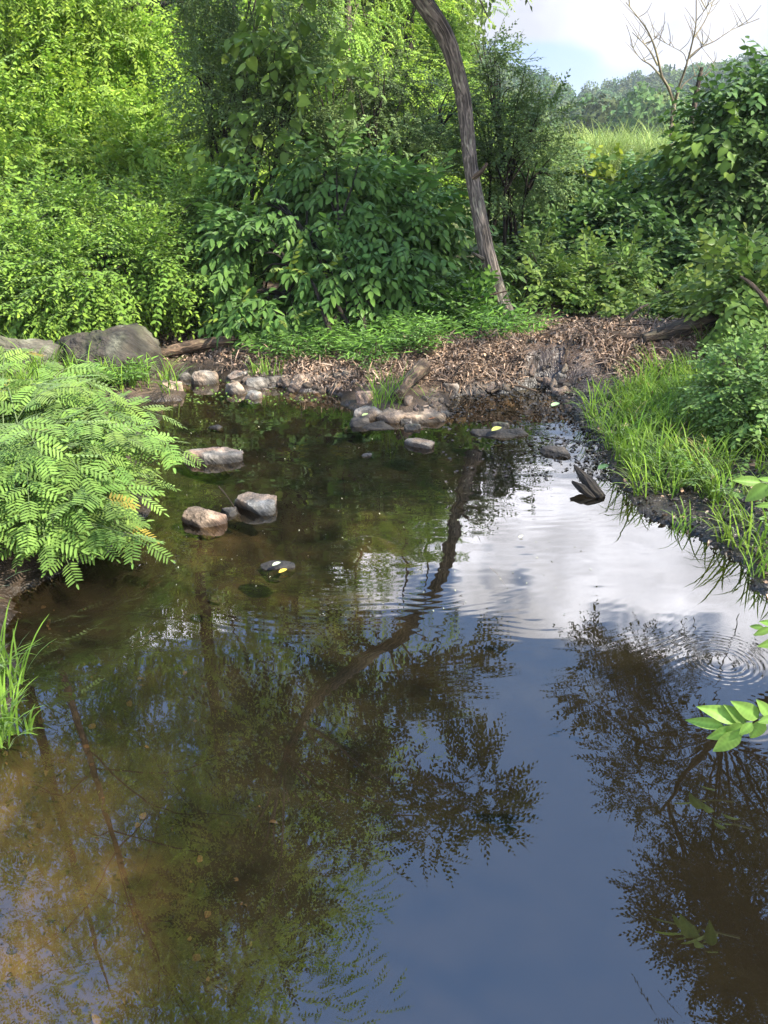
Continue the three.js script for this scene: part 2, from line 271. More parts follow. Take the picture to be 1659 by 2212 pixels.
{
  const axis = (lo, hi, step, out) => { const a = []; for (let v = lo; v <= hi + 1e-6; v += step) a.push(v); let s = step, l = lo, h = hi; while (l > -out) { s *= 1.16; l -= s; a.unshift(l); } s = step; while (h < out) { s *= 1.16; h += s; a.push(h); } return a; };
  const xs = axis(-5.2, 5.6, 0.04, 900), zs = axis(-10.2, 1.2, 0.04, 900), pos = [], col = [], uv = [], idx = [];
  for (const z of zs) for (const x of xs) {
    const { h, sd, rd } = land(x, z); pos.push(x, h, z); uv.push(x, z);
    const n = fbm(x * 1.3, z * 1.3, 7, 4), n2 = fbm(x * 6, z * 6, 2, 3);
    let c = [0.075, 0.052, 0.034];
    if (sd < 0) {
      let s = 0; for (const [sx, sz, r, k] of sand) s = Math.max(s, k * Math.exp(-((x - sx) ** 2 + (z - sz) ** 2) / (r * r)));
      s = clamp(s * (0.55 + 0.9 * n2) * 1.15);
      const left = sstep(0.8, -0.8, x + 0.3);
      c = [mixn(0.0035, 0.016, left), mixn(0.0032, 0.0125, left), mixn(0.003, 0.0075, left)].map((v) => v * (0.55 + 0.9 * n));
      const green = sstep(0.55, 0.68, fbm(x * 1.7 + 9, z * 1.7, 1, 4)) * 0.4; c = [mixn(c[0], 0.035, green), mixn(c[1], 0.036, green), mixn(c[2], 0.022, green)];
      c = [mixn(c[0], 0.155, s), mixn(c[1], 0.108, s), mixn(c[2], 0.06, s)];
    } else {
      const east = sstep(0.3, 1.2, x) * sstep(-8.4, -7.2, z) * (1 - sstep(0.9, 2.2, sd + (n - 0.5) * 1.2));
      c = [mixn(c[0], 0.019 + 0.02 * n2, east), mixn(c[1], 0.016 + 0.016 * n2, east), mixn(c[2], 0.014 + 0.012 * n2, east)];
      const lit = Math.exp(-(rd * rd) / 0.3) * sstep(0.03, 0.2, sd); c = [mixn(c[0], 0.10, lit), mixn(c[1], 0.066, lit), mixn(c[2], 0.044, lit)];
      const wet = 1 - sstep(0.0, 0.14, sd); c = c.map((v) => v * mixn(1, 0.5, wet));
      const far = sstep(12, 16, -z); c = [mixn(c[0], 0.10, far), mixn(c[1], 0.125, far), mixn(c[2], 0.03, far)];
      c = c.map((v) => v * (0.6 + 0.8 * n));
    }
    col.push(...c);
  }
  const nx = xs.length;
  for (let j = 0; j < zs.length - 1; j++) for (let i = 0; i < nx - 1; i++) { const o = j * nx + i; idx.push(o, o + nx, o + 1, o + 1, o + nx, o + nx + 1); }
  const m = soilMap.clone(), b = soilBump.clone(); m.repeat.set(0.8, 0.8); b.repeat.set(1.1, 1.1);
  const ro = tex(256, (u, v) => { const x = -8 + u * 16, z = -14 + v * 16, l = land(x, z); const east = sstep(0.3, 1.2, x) * (1 - sstep(0.4, 1.3, l.sd)); const wet = Math.max(1 - sstep(0, 0.25, l.sd), east); return mixn(0.95, 0.42, wet); }, { clampEdge: true });
  ro.repeat.set(1 / 16, 1 / 16); ro.offset.set(0.5, 14 / 16);
  // the stream bed is the part under water, with a silty face of its own
  const dry = [], bed = []; for (let i = 0; i < idx.length; i += 3) { const wet = pos[idx[i] * 3 + 1] < -0.005 && pos[idx[i + 1] * 3 + 1] < -0.005 && pos[idx[i + 2] * 3 + 1] < -0.005; (wet ? bed : dry).push(idx[i], idx[i + 1], idx[i + 2]); }
  const whole = geoFrom(pos, idx, col, uv), bedGeo = whole.clone(); whole.setIndex(dry); bedGeo.setIndex(bed);
  const sm = siltMap.clone(); sm.repeat.set(0.7, 0.7);
  structure('stream_bed', bedGeo, new THREE.MeshStandardMaterial({ color: C(1.25, 1.25, 1.25), vertexColors: true, map: sm, roughness: 1 }));
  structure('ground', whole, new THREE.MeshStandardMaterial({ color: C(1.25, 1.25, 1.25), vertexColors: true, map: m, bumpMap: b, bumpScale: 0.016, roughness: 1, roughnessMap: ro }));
}

// ------------------------------------------------------------------ water, with its ripples as a normal map in metres
{
  const S = 2048, X0 = -4.6, Z0 = -7.9, SZ = 9.2, n = new Float32Array(S * S * 4);
  const rings = [[1560, 1430, 0.0235, 0.022, 0.05, 0.30], [1600, 1545, 0.03, 0.012, 0.0, 0.3]].map(([x, y, l, a, r0, r1]) => ({ p: G(x, y), l, a, r0, r1 }));
  // short trains of ripples: place, direction, wave length, slope, size along and across
  const trains = [[860, 1315, 0.10, 1, 0.055, 0.06, 0.75, 0.16], [1000, 1345, -0.15, 1, 0.045, 0.035, 0.35, 0.12], [1200, 1125, 0.16, 1, 0.06, 0.03, 0.3, 0.16], [760, 1270, 0.0, 1, 0.05, 0.03, 0.5, 0.2], [1430, 1400, 0.5, 0.8, 0.035, 0.03, 0.35, 0.2], [1080, 1240, 0.1, 1, 0.08, 0.012, 0.6, 0.5], [950, 1000, 0.0, 1, 0.05, 0.02, 0.9, 0.5], [1450, 1500, 0.4, 1, 0.045, 0.02, 0.4, 0.3], [1040, 1480, 0.2, 1, 0.045, 0.02, 0.5, 0.2]]
    .map(([x, y, dx, dz, l, a, w, h]) => { const q = Math.hypot(dx, dz); return { p: G(x, y), dx: dx / q, dz: dz / q, l, a, w, h }; });
  for (let j = 0; j < S; j++) for (let i = 0; i < S; i++) {
    const x = X0 + (i + 0.5) / S * SZ, z = Z0 + (j + 0.5) / S * SZ; let gx = 0, gz = 0;
    for (const { p, l, a, r0, r1 } of rings) { const dx = x - p.x, dz = z - p.z, r = Math.hypot(dx, dz) + 1e-5; if (r > r1 * 1.6) continue; const e = sstep(r0, r0 + 0.05, r) * Math.exp(-Math.pow(r / r1, 3) * 3) * (0.15 + 1.5 * Math.pow(vnoise(dx * 5 + 9, dz * 5), 1.5)), s = a * e * Math.cos((r + 0.012 * vnoise(dx * 7, dz * 7, 3)) / (l * (1 + 0.35 * r)) * 6.2832); gx += s * dx / r; gz += s * dz / r; }
    for (const { p, dx, dz, l, a, w, h } of trains) { const rx = x - p.x, rz = z - p.z, al = rx * dx + rz * dz, ac = rx * dz - rz * dx; const e = Math.exp(-(al * al) / (h * h) - (ac * ac) / (w * w)); if (e < 0.01) continue; const ph = (al + 0.05 * (vnoise(x * 4, z * 4, 1) - 0.5) + ac * ac * 0.25) / l * 6.2832, s = 0.24 * a * e * Math.cos(ph) * (0.2 + 1.4 * vnoise(x * 5 + 3, z * 9, 4)); gx += s * dx; gz += s * dz; }
    const q = 0.02; const f = (a, b) => vnoise(a * 3.1 + 5, b * 6.5, 2) * 0.0030 + vnoise(a * 9 + 1, b * 22, 6) * 0.0007;
    const calm = 0.14 + 0.9 * sstep(-2.6, -4.6, z);
    const c = f(x, z); gx += (f(x + q, z) - c) / q * 0.5 * calm; gz += (f(x, z + q) - c) / q * 0.5 * calm;
    const k = (j * S + i) * 4, L = 1 / Math.hypot(gx, 1, gz);
    n[k] = 0.5 - 0.5 * gx * L; n[k + 1] = 0.5 - 0.5 * gz * L; n[k + 2] = 0.5 + 0.5 * L; n[k + 3] = 1;
  }
  const t = new THREE.DataTexture(n, S, S, THREE.RGBAFormat, THREE.FloatType); t.magFilter = THREE.LinearFilter; t.wrapS = t.wrapT = THREE.ClampToEdgeWrapping; t.needsUpdate = true;
  // the plane's uv: u along +x, v along +z reversed so that the tangent frame is right-handed with the normal up
  const x0 = X0, x1 = X0 + SZ, z0 = Z0, z1 = Z0 + SZ + 2.2;
  const g = geoFrom([x0, 0, z0, x1, 0, z0, x1, 0, z1, x0, 0, z1], [0, 2, 1, 0, 3, 2], null, [0, 0, 1, 0, 1, (z1 - Z0) / SZ, 0, (z1 - Z0) / SZ]);
  const m = new THREE.MeshPhysicalMaterial({ color: C(0.72, 0.64, 0.48), roughness: 0.0, transmission: 1, thickness: 0, ior: 1.85, normalMap: t, normalScale: new THREE.Vector2(1, 1) });
  structure('water', g, m);
}

// ------------------------------------------------------------------ hills, forest, meadow and reeds far off
const skyline = [[-2500, -260], [-900, -160], [700, 40], [1000, 110], [1060, 138], [1130, 172], [1180, 196], [1240, 212], [1320, 213], [1375, 190], [1440, 170], [1530, 158], [1659, 146], [1900, 120], [2600, 110], [4500, 160]];
function hillY(x, z) {
  const d = Math.hypot(x, z); if (z > -20) return -2;
  const v0 = -0.52, px = CX + F * (x / -z) * (cp - v0 * sp); let y = skyline[0][1];
  for (let i = 0; i < skyline.length - 1; i++) if (px >= skyline[i][0]) y = mixn(skyline[i][1], skyline[i + 1][1], clamp((px - skyline[i][0]) / (skyline[i + 1][0] - skyline[i][0])));
  const q = ray(CX, y), tan = q.y / -q.z, near = mixn(130, 200, sstep(900, 1250, px)), farD = mixn(240, 330, sstep(900, 1250, px));
  const top = EYE + farD * tan - 9;
  return -2.2 + (top + 2.2) * sstep(near, farD, -z) * (1 + 0.1 * (fbm(x * 0.012, z * 0.012, 1, 3) - 0.5));
}
{
  const pos = [], idx = [], uv = [], NX = 90, NZ = 40;
  for (let j = 0; j <= NZ; j++) for (let i = 0; i <= NX; i++) { const z = -110 - 400 * j / NZ, x = (i / NX - 0.42) * (-z) * 3.4; pos.push(x, hillY(x, z), z); uv.push(x, z); }
  for (let j = 0; j < NZ; j++) for (let i = 0; i < NX; i++) { const o = j * (NX + 1) + i; idx.push(o, o + 1, o + NX + 1, o + 1, o + NX + 2, o + NX + 1); }
  const m = soilMap.clone(); m.repeat.set(0.02, 0.02);
  structure('hills', geoFrom(pos, idx, null, uv), new THREE.MeshStandardMaterial({ color: C(0.05, 0.08, 0.03), map: m, roughness: 1, side: THREE.DoubleSide }));
}
function crownGeo(seed, { n = 2600, leaf = 0.052, cone = false, lobes = 7 } = {}) {    // a far crown of radius one made of small leaf clumps
  const R = rng(seed), pos = [], idx = [], col = [], ls = [];
  for (let i = 0; i < lobes; i++) { const a = R() * 6.283, y = R() * 1.3 - 0.35, r = (0.75 - 0.35 * Math.abs(y)) * (0.4 + 0.6 * R()); ls.push([V(Math.cos(a) * r, y, Math.sin(a) * r), 0.34 + 0.26 * R()]); }
  for (let i = 0; i < n; i++) {
    let p, d;
    if (cone) { const y = R(), w = (1 - y) * 0.55 * (0.55 + 0.45 * Math.abs(Math.cos(y * 20))), a = R() * 6.283; p = V(Math.cos(a) * w, y * 2.2 - 0.9, Math.sin(a) * w); d = V(Math.cos(a), 0.3, Math.sin(a)); }
    else { const [c, r] = ls[i % lobes], u = R() * 2 - 1, a = R() * 6.283, q = Math.sqrt(1 - u * u); d = V(q * Math.cos(a), u, q * Math.sin(a)); p = d.clone().multiplyScalar(r * (0.7 + 0.35 * R())).add(c); }
    d.add(V(R() - 0.5, R() - 0.2, R() - 0.5)).normalize(); const s = leaf * (0.6 + 0.8 * R()), m = frame(p, V(R() - 0.5, R() - 0.5, R() - 0.5), d), o = pos.length / 3, v = 0.75 + 0.5 * R();
    for (const [x, z] of [[-s, -s * 0.6], [s * 0.2, -s], [s, s * 0.3], [-s * 0.4, s * 0.9]]) { const q = V(x, (R() - 0.5) * s * 0.5, z).applyMatrix4(m); pos.push(q.x, q.y, q.z); col.push(v, v, v); }
    idx.push(o, o + 1, o + 2, o, o + 2, o + 3);
  }
  return geoFrom(pos, idx, col);
}
const fineCrowns = [crownGeo(33, { n: 4200, leaf: 0.03 }), crownGeo(34, { n: 4200, leaf: 0.03, lobes: 9 }), crownGeo(35, { n: 4200, leaf: 0.03, lobes: 6 })];
const farLeaf = leafMat(0.07, 0.125, 0.036, { t: 0.3, gloss: 0.05 });
{
  const R = rng(71), near = [[], [], []], kinds = [[], [], [], []], geos = [crownGeo(3), crownGeo(4, { lobes: 9 }), crownGeo(5, { lobes: 6 }), crownGeo(6, { cone: true, n: 2000, leaf: 0.05 })];
  for (let i = 0; i < 5200; i++) {
    const z = -(112 + 240 * Math.pow(R(), 0.8)), x = (R() * 1.75 - 0.75) * -z, y = hillY(x, z); if (R() > 0.85 && z > -150) continue;
    const pine = R() < 0.14 && x > 20, s = (pine ? 4.2 : 4.6) * (0.6 + 0.75 * R()), v = 0.5 + 0.9 * R(), w = 0.75 + 0.6 * R();
    const m = new THREE.Matrix4().compose(V(x, y + s * 0.8, z), new THREE.Quaternion().setFromAxisAngle(_u, R() * 6.28), V(s * (pine ? 0.75 : 1), s * (0.9 + 0.35 * R()), s * (pine ? 0.75 : 1)));
    kinds[pine ? 3 : i % 3].push({ m, c: pine ? C(0.5 * v, 0.75 * v, 0.95 * v) : C(v * w, v, v * 0.9) });
  }
  // the wood on the near left, behind the sunlit trees
  for (let i = 0; i < 420; i++) {
    const z = -(34 + 85 * R()), x = -z * (R() * 1.5 - 1.42) - 1, s = 3.6 * (0.7 + 0.7 * R()), v = 0.8 + 0.6 * R();
    near[i % 3].push({ m: new THREE.Matrix4().compose(V(x, 1.5 + s * (0.4 + 1.7 * R()), z), new THREE.Quaternion().setFromAxisAngle(_u, R() * 6.28), V(s, s * 1.2, s)), c: C(v * 1.35, v * 1.1, v * 0.7) });
  }
  near.forEach((k, i) => copies('near_wood', fineCrowns[i], farLeaf, k, null, ['sunlit wood rising behind the left trees', 'rounder crowns of the sunlit wood behind the left trees', 'looser crowns of the sunlit wood behind the left trees'][i], 'wood'));
  const names = ['far wood of rounded crowns on the hills beyond the marsh', 'darker rounded crowns in the far wood on the hills', 'paler rounded crowns in the far wood on the hills', 'dark pines standing up out of the far hill wood'];
  kinds.forEach((k, i) => copies(i === 3 ? 'far_pines' : 'far_wood', geos[i], farLeaf, k, null, names[i], i === 3 ? 'pines' : 'wood'));
}
function bladeTuft(seed, { n = 8, len = 0.28, wid = 0.007, lean = 0.5, arc = 0.7, spreadR = 0.03, segs = 4, tints = [0.8, 1.25] } = {}) {
  const R = rng(seed), pos = [], idx = [], col = [];
  for (let i = 0; i < n; i++) {
    const a = R() * 6.283, l = len * (0.55 + 0.6 * R()), dx = Math.cos(a), dz = Math.sin(a), b0 = V((R() - 0.5) * 2 * spreadR, 0, (R() - 0.5) * 2 * spreadR), t0 = (0.12 + lean * R()), ar = arc * (0.5 + R()), o = pos.length / 3, v = mixn(tints[0], tints[1], R());
    let p = b0.clone(), th = t0;
    for (let s = 0; s <= segs; s++) {
      const w = wid * (s === segs ? 0.08 : 1 - 0.55 * Math.pow(s / segs, 2)) * 0.5;
      pos.push(p.x - dz * w, p.y, p.z + dx * w, p.x + dz * w, p.y, p.z - dx * w); col.push(v, v, v * 0.9, v, v, v * 0.9);
      if (s < segs) { const k = o + s * 2; idx.push(k, k + 1, k + 2, k + 1, k + 3, k + 2); }
      const st = l / segs; p = p.clone().add(V(dx * Math.sin(th) * st, Math.cos(th) * st, dz * Math.sin(th) * st)); th += ar / segs * (0.6 + s / segs);
    }
  }
  return geoFrom(pos, idx, col);
}
function scatter(n, R, place, smin = 0.7, smax = 1.3, tone = 0.3) {
  const out = []; for (let i = 0, k = 0; i < n && k < n * 12; k++) { const q = place(R); if (!q) continue; i++; const [x, z, s = 1] = q, y = groundY(x, z), sc = s * mixn(smin, smax, R()), v = 1 + (R() - 0.5) * tone; out.push({ m: new THREE.Matrix4().compose(V(x, y - 0.01, z), new THREE.Quaternion().setFromEuler(new THREE.Euler((R() - 0.5) * 0.3, R() * 6.28, (R() - 0.5) * 0.3)), V(sc, sc, sc)), c: C(v * (0.9 + 0.25 * R()), v, v * 0.9), p: V(x, y, z) }); } return out;
}
{
  const reedMat = leafMat(0.27, 0.37, 0.12, { t: 0.35, gloss: 0.2 });
  const reed = bladeTuft(11, { n: 60, len: 2.5, wid: 0.022, lean: 0.16, arc: 1.7, spreadR: 0.6, segs: 6, tints: [0.7, 1.3] });
  const list = scatter(5200, rng(12), (R) => { const z = -(31 + 50 * Math.pow(R(), 1.3)), x = -z * (0.1 + 0.42 * R()); return [x, z]; }, 0.75, 1.15, 0.4);
  copies('reeds', reed, reedMat, list, null, 'pale green reed bed in full sun beyond the hedge', 'reeds');
  const grassMat = leafMat(0.15, 0.24, 0.04, { t: 0.4, gloss: 0.1 });
  const g2 = bladeTuft(21, { n: 22, len: 0.75, wid: 0.016, lean: 0.4, arc: 0.9, spreadR: 0.2, segs: 4 });
  copies('meadow_grass', g2, grassMat, scatter(3600, rng(22), (R) => { const z = -(11.5 + 15 * R()), x = (R() - 0.75) * 14; if (x > 0.8) return null; return [x, z]; }, 0.7, 1.4), null, 'tall sunlit meadow grass seen through the shrubs', 'grass');
}

// ------------------------------------------------------------------ plants
const toned = (tw, seed) => { const R = rng(seed); return [0, 1, 2, 3, 4].map((i) => { const v = [0.8, 0.92, 1.02, 1.12, 1.22][i], y = i === 4 ? 1.3 : 1; return leafGeo(tw.len, tw.wid, { ...tw.opts, curl: tw.opts.curl * (0.5 + R()), tint: [v * y, v * (1 + (y - 1) * 0.5), v] }); }); };
// leaves of a plant: the twigs nearest the eye give single leaves, the rest is one mass
function foliage(root, name, list, tw, mat, singles = 0) {
  if (singles) {
    const key = (q) => { const d = q.p.clone().sub(camera.position), z = -(d.z * cp - -d.y * -sp) ; return d.length() + (Math.abs(d.x / Math.max(0.1, -d.z)) > 0.46 ? 50 : 0); };
    const order = list.map((q, i) => [key(q), i]).sort((a, b) => a[0] - b[0]).map(([, i]) => i), take = Math.min(order.length, Math.floor(singles / tw.ms.length));
    const near = order.slice(0, take).map((i) => list[i]), geos = toned(tw, 5), R = rng(root.id * 7 + 3), inv = root.matrix.clone(), stems = [];
    let made = 0;
    for (const q of near) {
      stems.push(tw.stem.clone().applyMatrix4(q.m));
      for (const lm of tw.ms) {
        const leaf = shade(new THREE.Mesh(geos[Math.floor(R() * 5)], mat)); leaf.name = made++ ? `leaf_${String(made - 1).padStart(3, '0')}` : 'leaf';
        leaf.applyMatrix4(q.m.clone().multiply(lm)); leaf.position.sub(root.position); root.add(leaf);
      }
    }
    if (stems.length) part(root, 'twig', mergeGeometries(stems), matGreenStem).userData.kind = 'stuff';
    list = order.slice(take).map((i) => list[i]);
  }
  if (list.length) copies(name, tw.geo, mat, list, root);
}
// bent stems from the foot of a plant to its blobs
function stemsTo(base, blobs, R, { r = 0.02, fork = 2, wob = 0.25, sides = 6, foot = 0.15 } = {}) {
  const gs = [];
  for (const b of blobs) {
    const a = base.clone().add(V((R() - 0.5) * 2 * foot, -0.05, (R() - 0.5) * 2 * foot)), e = b.c.clone().add(V((R() - 0.5) * b.r.x, b.r.y * 0.3, (R() - 0.5) * b.r.z));
    const m = a.clone().lerp(e, 0.5).add(V((R() - 0.5) * wob, wob * 0.8, (R() - 0.5) * wob));
    gs.push(tube([a, a.clone().lerp(m, 0.5).add(V((R() - 0.5) * wob * 0.5, 0, (R() - 0.5) * wob * 0.5)), m, e], [r, r * 0.8, r * 0.55, r * 0.25], { sides }));
    for (let k = 0; k < fork; k++) { const t = b.c.clone().add(V((R() - 0.5) * 1.8 * b.r.x, (R() - 0.3) * 1.4 * b.r.y, (R() - 0.5) * 1.8 * b.r.z)), s = m.clone().lerp(e, R() * 0.7); gs.push(tube([s, s.clone().lerp(t, 0.5).add(V((R() - 0.5) * wob * 0.4, wob * 0.3, 0)), t], [r * 0.5, r * 0.35, r * 0.12], { sides: 4 })); }
  }
  return mergeGeometries(gs);
}
function shrub({ name = 'shrub', label, category = 'shrub', base, blobs, tw, mat, seed, opt = {}, stem = {}, singles = 0, group, bark = matStem }) {
  const R = rng(seed); const root = thing(name, label, category, base, group); root.updateMatrix();
  part(root, 'stem', stemsTo(base, blobs, R, stem), bark);
  foliage(root, 'foliage', spread(blobs, R, opt), tw, mat, singles);
  return root;
}

// leaf kinds
const M = {
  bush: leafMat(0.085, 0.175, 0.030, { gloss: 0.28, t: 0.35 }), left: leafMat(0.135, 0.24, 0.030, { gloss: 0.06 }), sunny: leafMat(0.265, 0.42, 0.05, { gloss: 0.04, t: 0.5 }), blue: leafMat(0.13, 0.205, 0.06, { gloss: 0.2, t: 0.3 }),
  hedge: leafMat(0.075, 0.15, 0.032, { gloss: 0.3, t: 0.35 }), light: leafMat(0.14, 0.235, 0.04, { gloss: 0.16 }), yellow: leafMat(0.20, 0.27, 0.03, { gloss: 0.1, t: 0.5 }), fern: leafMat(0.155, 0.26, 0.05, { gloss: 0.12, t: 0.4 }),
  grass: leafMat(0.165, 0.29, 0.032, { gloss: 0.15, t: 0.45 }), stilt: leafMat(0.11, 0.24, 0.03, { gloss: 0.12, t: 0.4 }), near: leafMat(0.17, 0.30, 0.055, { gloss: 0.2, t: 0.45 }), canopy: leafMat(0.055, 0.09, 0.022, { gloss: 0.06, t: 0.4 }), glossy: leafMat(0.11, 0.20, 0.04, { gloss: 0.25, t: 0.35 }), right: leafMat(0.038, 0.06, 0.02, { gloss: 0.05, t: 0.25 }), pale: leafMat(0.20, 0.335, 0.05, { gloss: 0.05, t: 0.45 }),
};
const TW = {
  bush: twig({ n: 9, L: 0.36, len: 0.115, wid: 0.056, ang: 0.85, droop: 0.45, seed: 1, curl: 0.2, bend: 0.3 }),
  left: twig({ n: 12, L: 0.34, len: 0.054, wid: 0.026, pair: true, ang: 0.9, droop: 0.25, seed: 2, bend: 0.25 }),
  sunny: twig({ n: 17, L: 0.55, len: 0.088, wid: 0.042, ang: 0.9, droop: 0.5, seed: 3, far: true, bend: 0.4 }),
  sunny2: twig({ n: 17, L: 0.5, len: 0.074, wid: 0.045, ang: 0.9, droop: 0.3, seed: 4, far: true, bend: 0.2 }),
  blue: twig({ n: 13, L: 0.32, len: 0.05, wid: 0.026, ang: 0.8, droop: 0.1, seed: 5, far: true, bend: 0.1 }),
  hedge: twig({ n: 9, L: 0.34, len: 0.092, wid: 0.052, ang: 0.9, droop: 0.4, seed: 6, bend: 0.35, curl: 0.2 }),
  vine: twig({ n: 5, L: 0.4, len: 0.15, wid: 0.14, ang: 1.0, droop: 0.4, seed: 7, heart: true, curl: 0.2, bend: 0.3 }),
  light: twig({ n: 10, L: 0.32, len: 0.075, wid: 0.045, ang: 0.9, droop: 0.25, seed: 8, wide: 0.4 }),
  round: twig({ n: 9, L: 0.30, len: 0.062, wid: 0.042, ang: 0.95, droop: 0.2, seed: 9, wide: 0.45, blunt: 1 }),
  stilt: twig({ n: 8, L: 0.26, len: 0.095, wid: 0.017, ang: 0.8, droop: 0.35, seed: 10, bend: 0.3, stem: 0.0016 }),
  canopy: twig({ n: 12, L: 0.42, len: 0.075, wid: 0.038, ang: 0.8, droop: 0.35, seed: 13, far: true, bend: 0.25 }),
  right: twig({ n: 13, L: 0.34, len: 0.055, wid: 0.026, ang: 0.75, droop: 0.15, seed: 14, far: true, bend: 0.1 }),
};

// ---- the tall trees of the left wood, in full sun
function tree({ label, base, h, r0, lean = [0, 0], blobs, tw, mat, seed, opt, bark = matDarkBark, group, name = 'broadleaf_tree', category = 'tree', limbsTo = 12, path }) {
  const R = rng(seed), root = thing(name, label, category, base, group);
  const pts = path ?? [0, 0.25, 0.5, 0.75, 1].map((t) => base.clone().add(V(lean[0] * t * t + (R() - 0.5) * 0.25 * t, h * t - 0.2, lean[1] * t * t + (R() - 0.5) * 0.25 * t)));
  part(root, 'trunk', tube(pts, path ? r0 : [r0, r0 * 0.85, r0 * 0.65, r0 * 0.4, r0 * 0.12], { sides: 12, steps: 40, rough: 0.12, seed }), bark);
  const curve = new THREE.CatmullRomCurve3(pts);
  blobs.slice(0, limbsTo).forEach((b, i) => {
    let bt = 0.5, bd = 1e9; for (let t = path ? 0.66 : 0.3; t < 1; t += 0.03) { const p = curve.getPoint(t), dy = b.c.y - p.y, hd = Math.hypot(b.c.x - p.x, b.c.z - p.z), d = Math.abs(dy - hd * 0.45) + hd * 0.35; if (d < bd) { bd = d; bt = t; } }
    const a = curve.getPoint(bt), e = b.c, m = a.clone().lerp(e, 0.5).add(V((R() - 0.5) * 0.4, 0.25 + R() * 0.3, (R() - 0.5) * 0.4)), rr = Math.max(0.018, (path ? r0[2] : r0) * 0.3 * (1 - bt * 0.6));
    const gs = [tube([a, m, e], [rr, rr * 0.7, rr * 0.3], { sides: 6, rough: 0.1, seed: i })];
    for (let k = 0; k < 4; k++) { const s = m.clone().lerp(e, R()), t = b.c.clone().add(V((R() - 0.5) * 1.7 * b.r.x, (R() - 0.4) * 1.5 * b.r.y, (R() - 0.5) * 1.7 * b.r.z)); if (opt.above && !overhead(t)) continue; gs.push(tube([s, s.clone().lerp(t, 0.5).add(V(0, 0.12, 0)), t], [rr * 0.4, rr * 0.28, 0.005], { sides: 4 })); }
    part(root, i ? `limb_${String(i).padStart(3, '0')}` : 'limb', mergeGeometries(gs), bark);
  });
  foliage(root, 'crown', spread(blobs, R, opt), tw, mat);
  return root;
}
const gy = (x, z) => V(x, groundY(x, z), z);
const baseAt = (px, z) => { const x = (px - CX) / F / 1.092 * z; return gy(x, -z); };
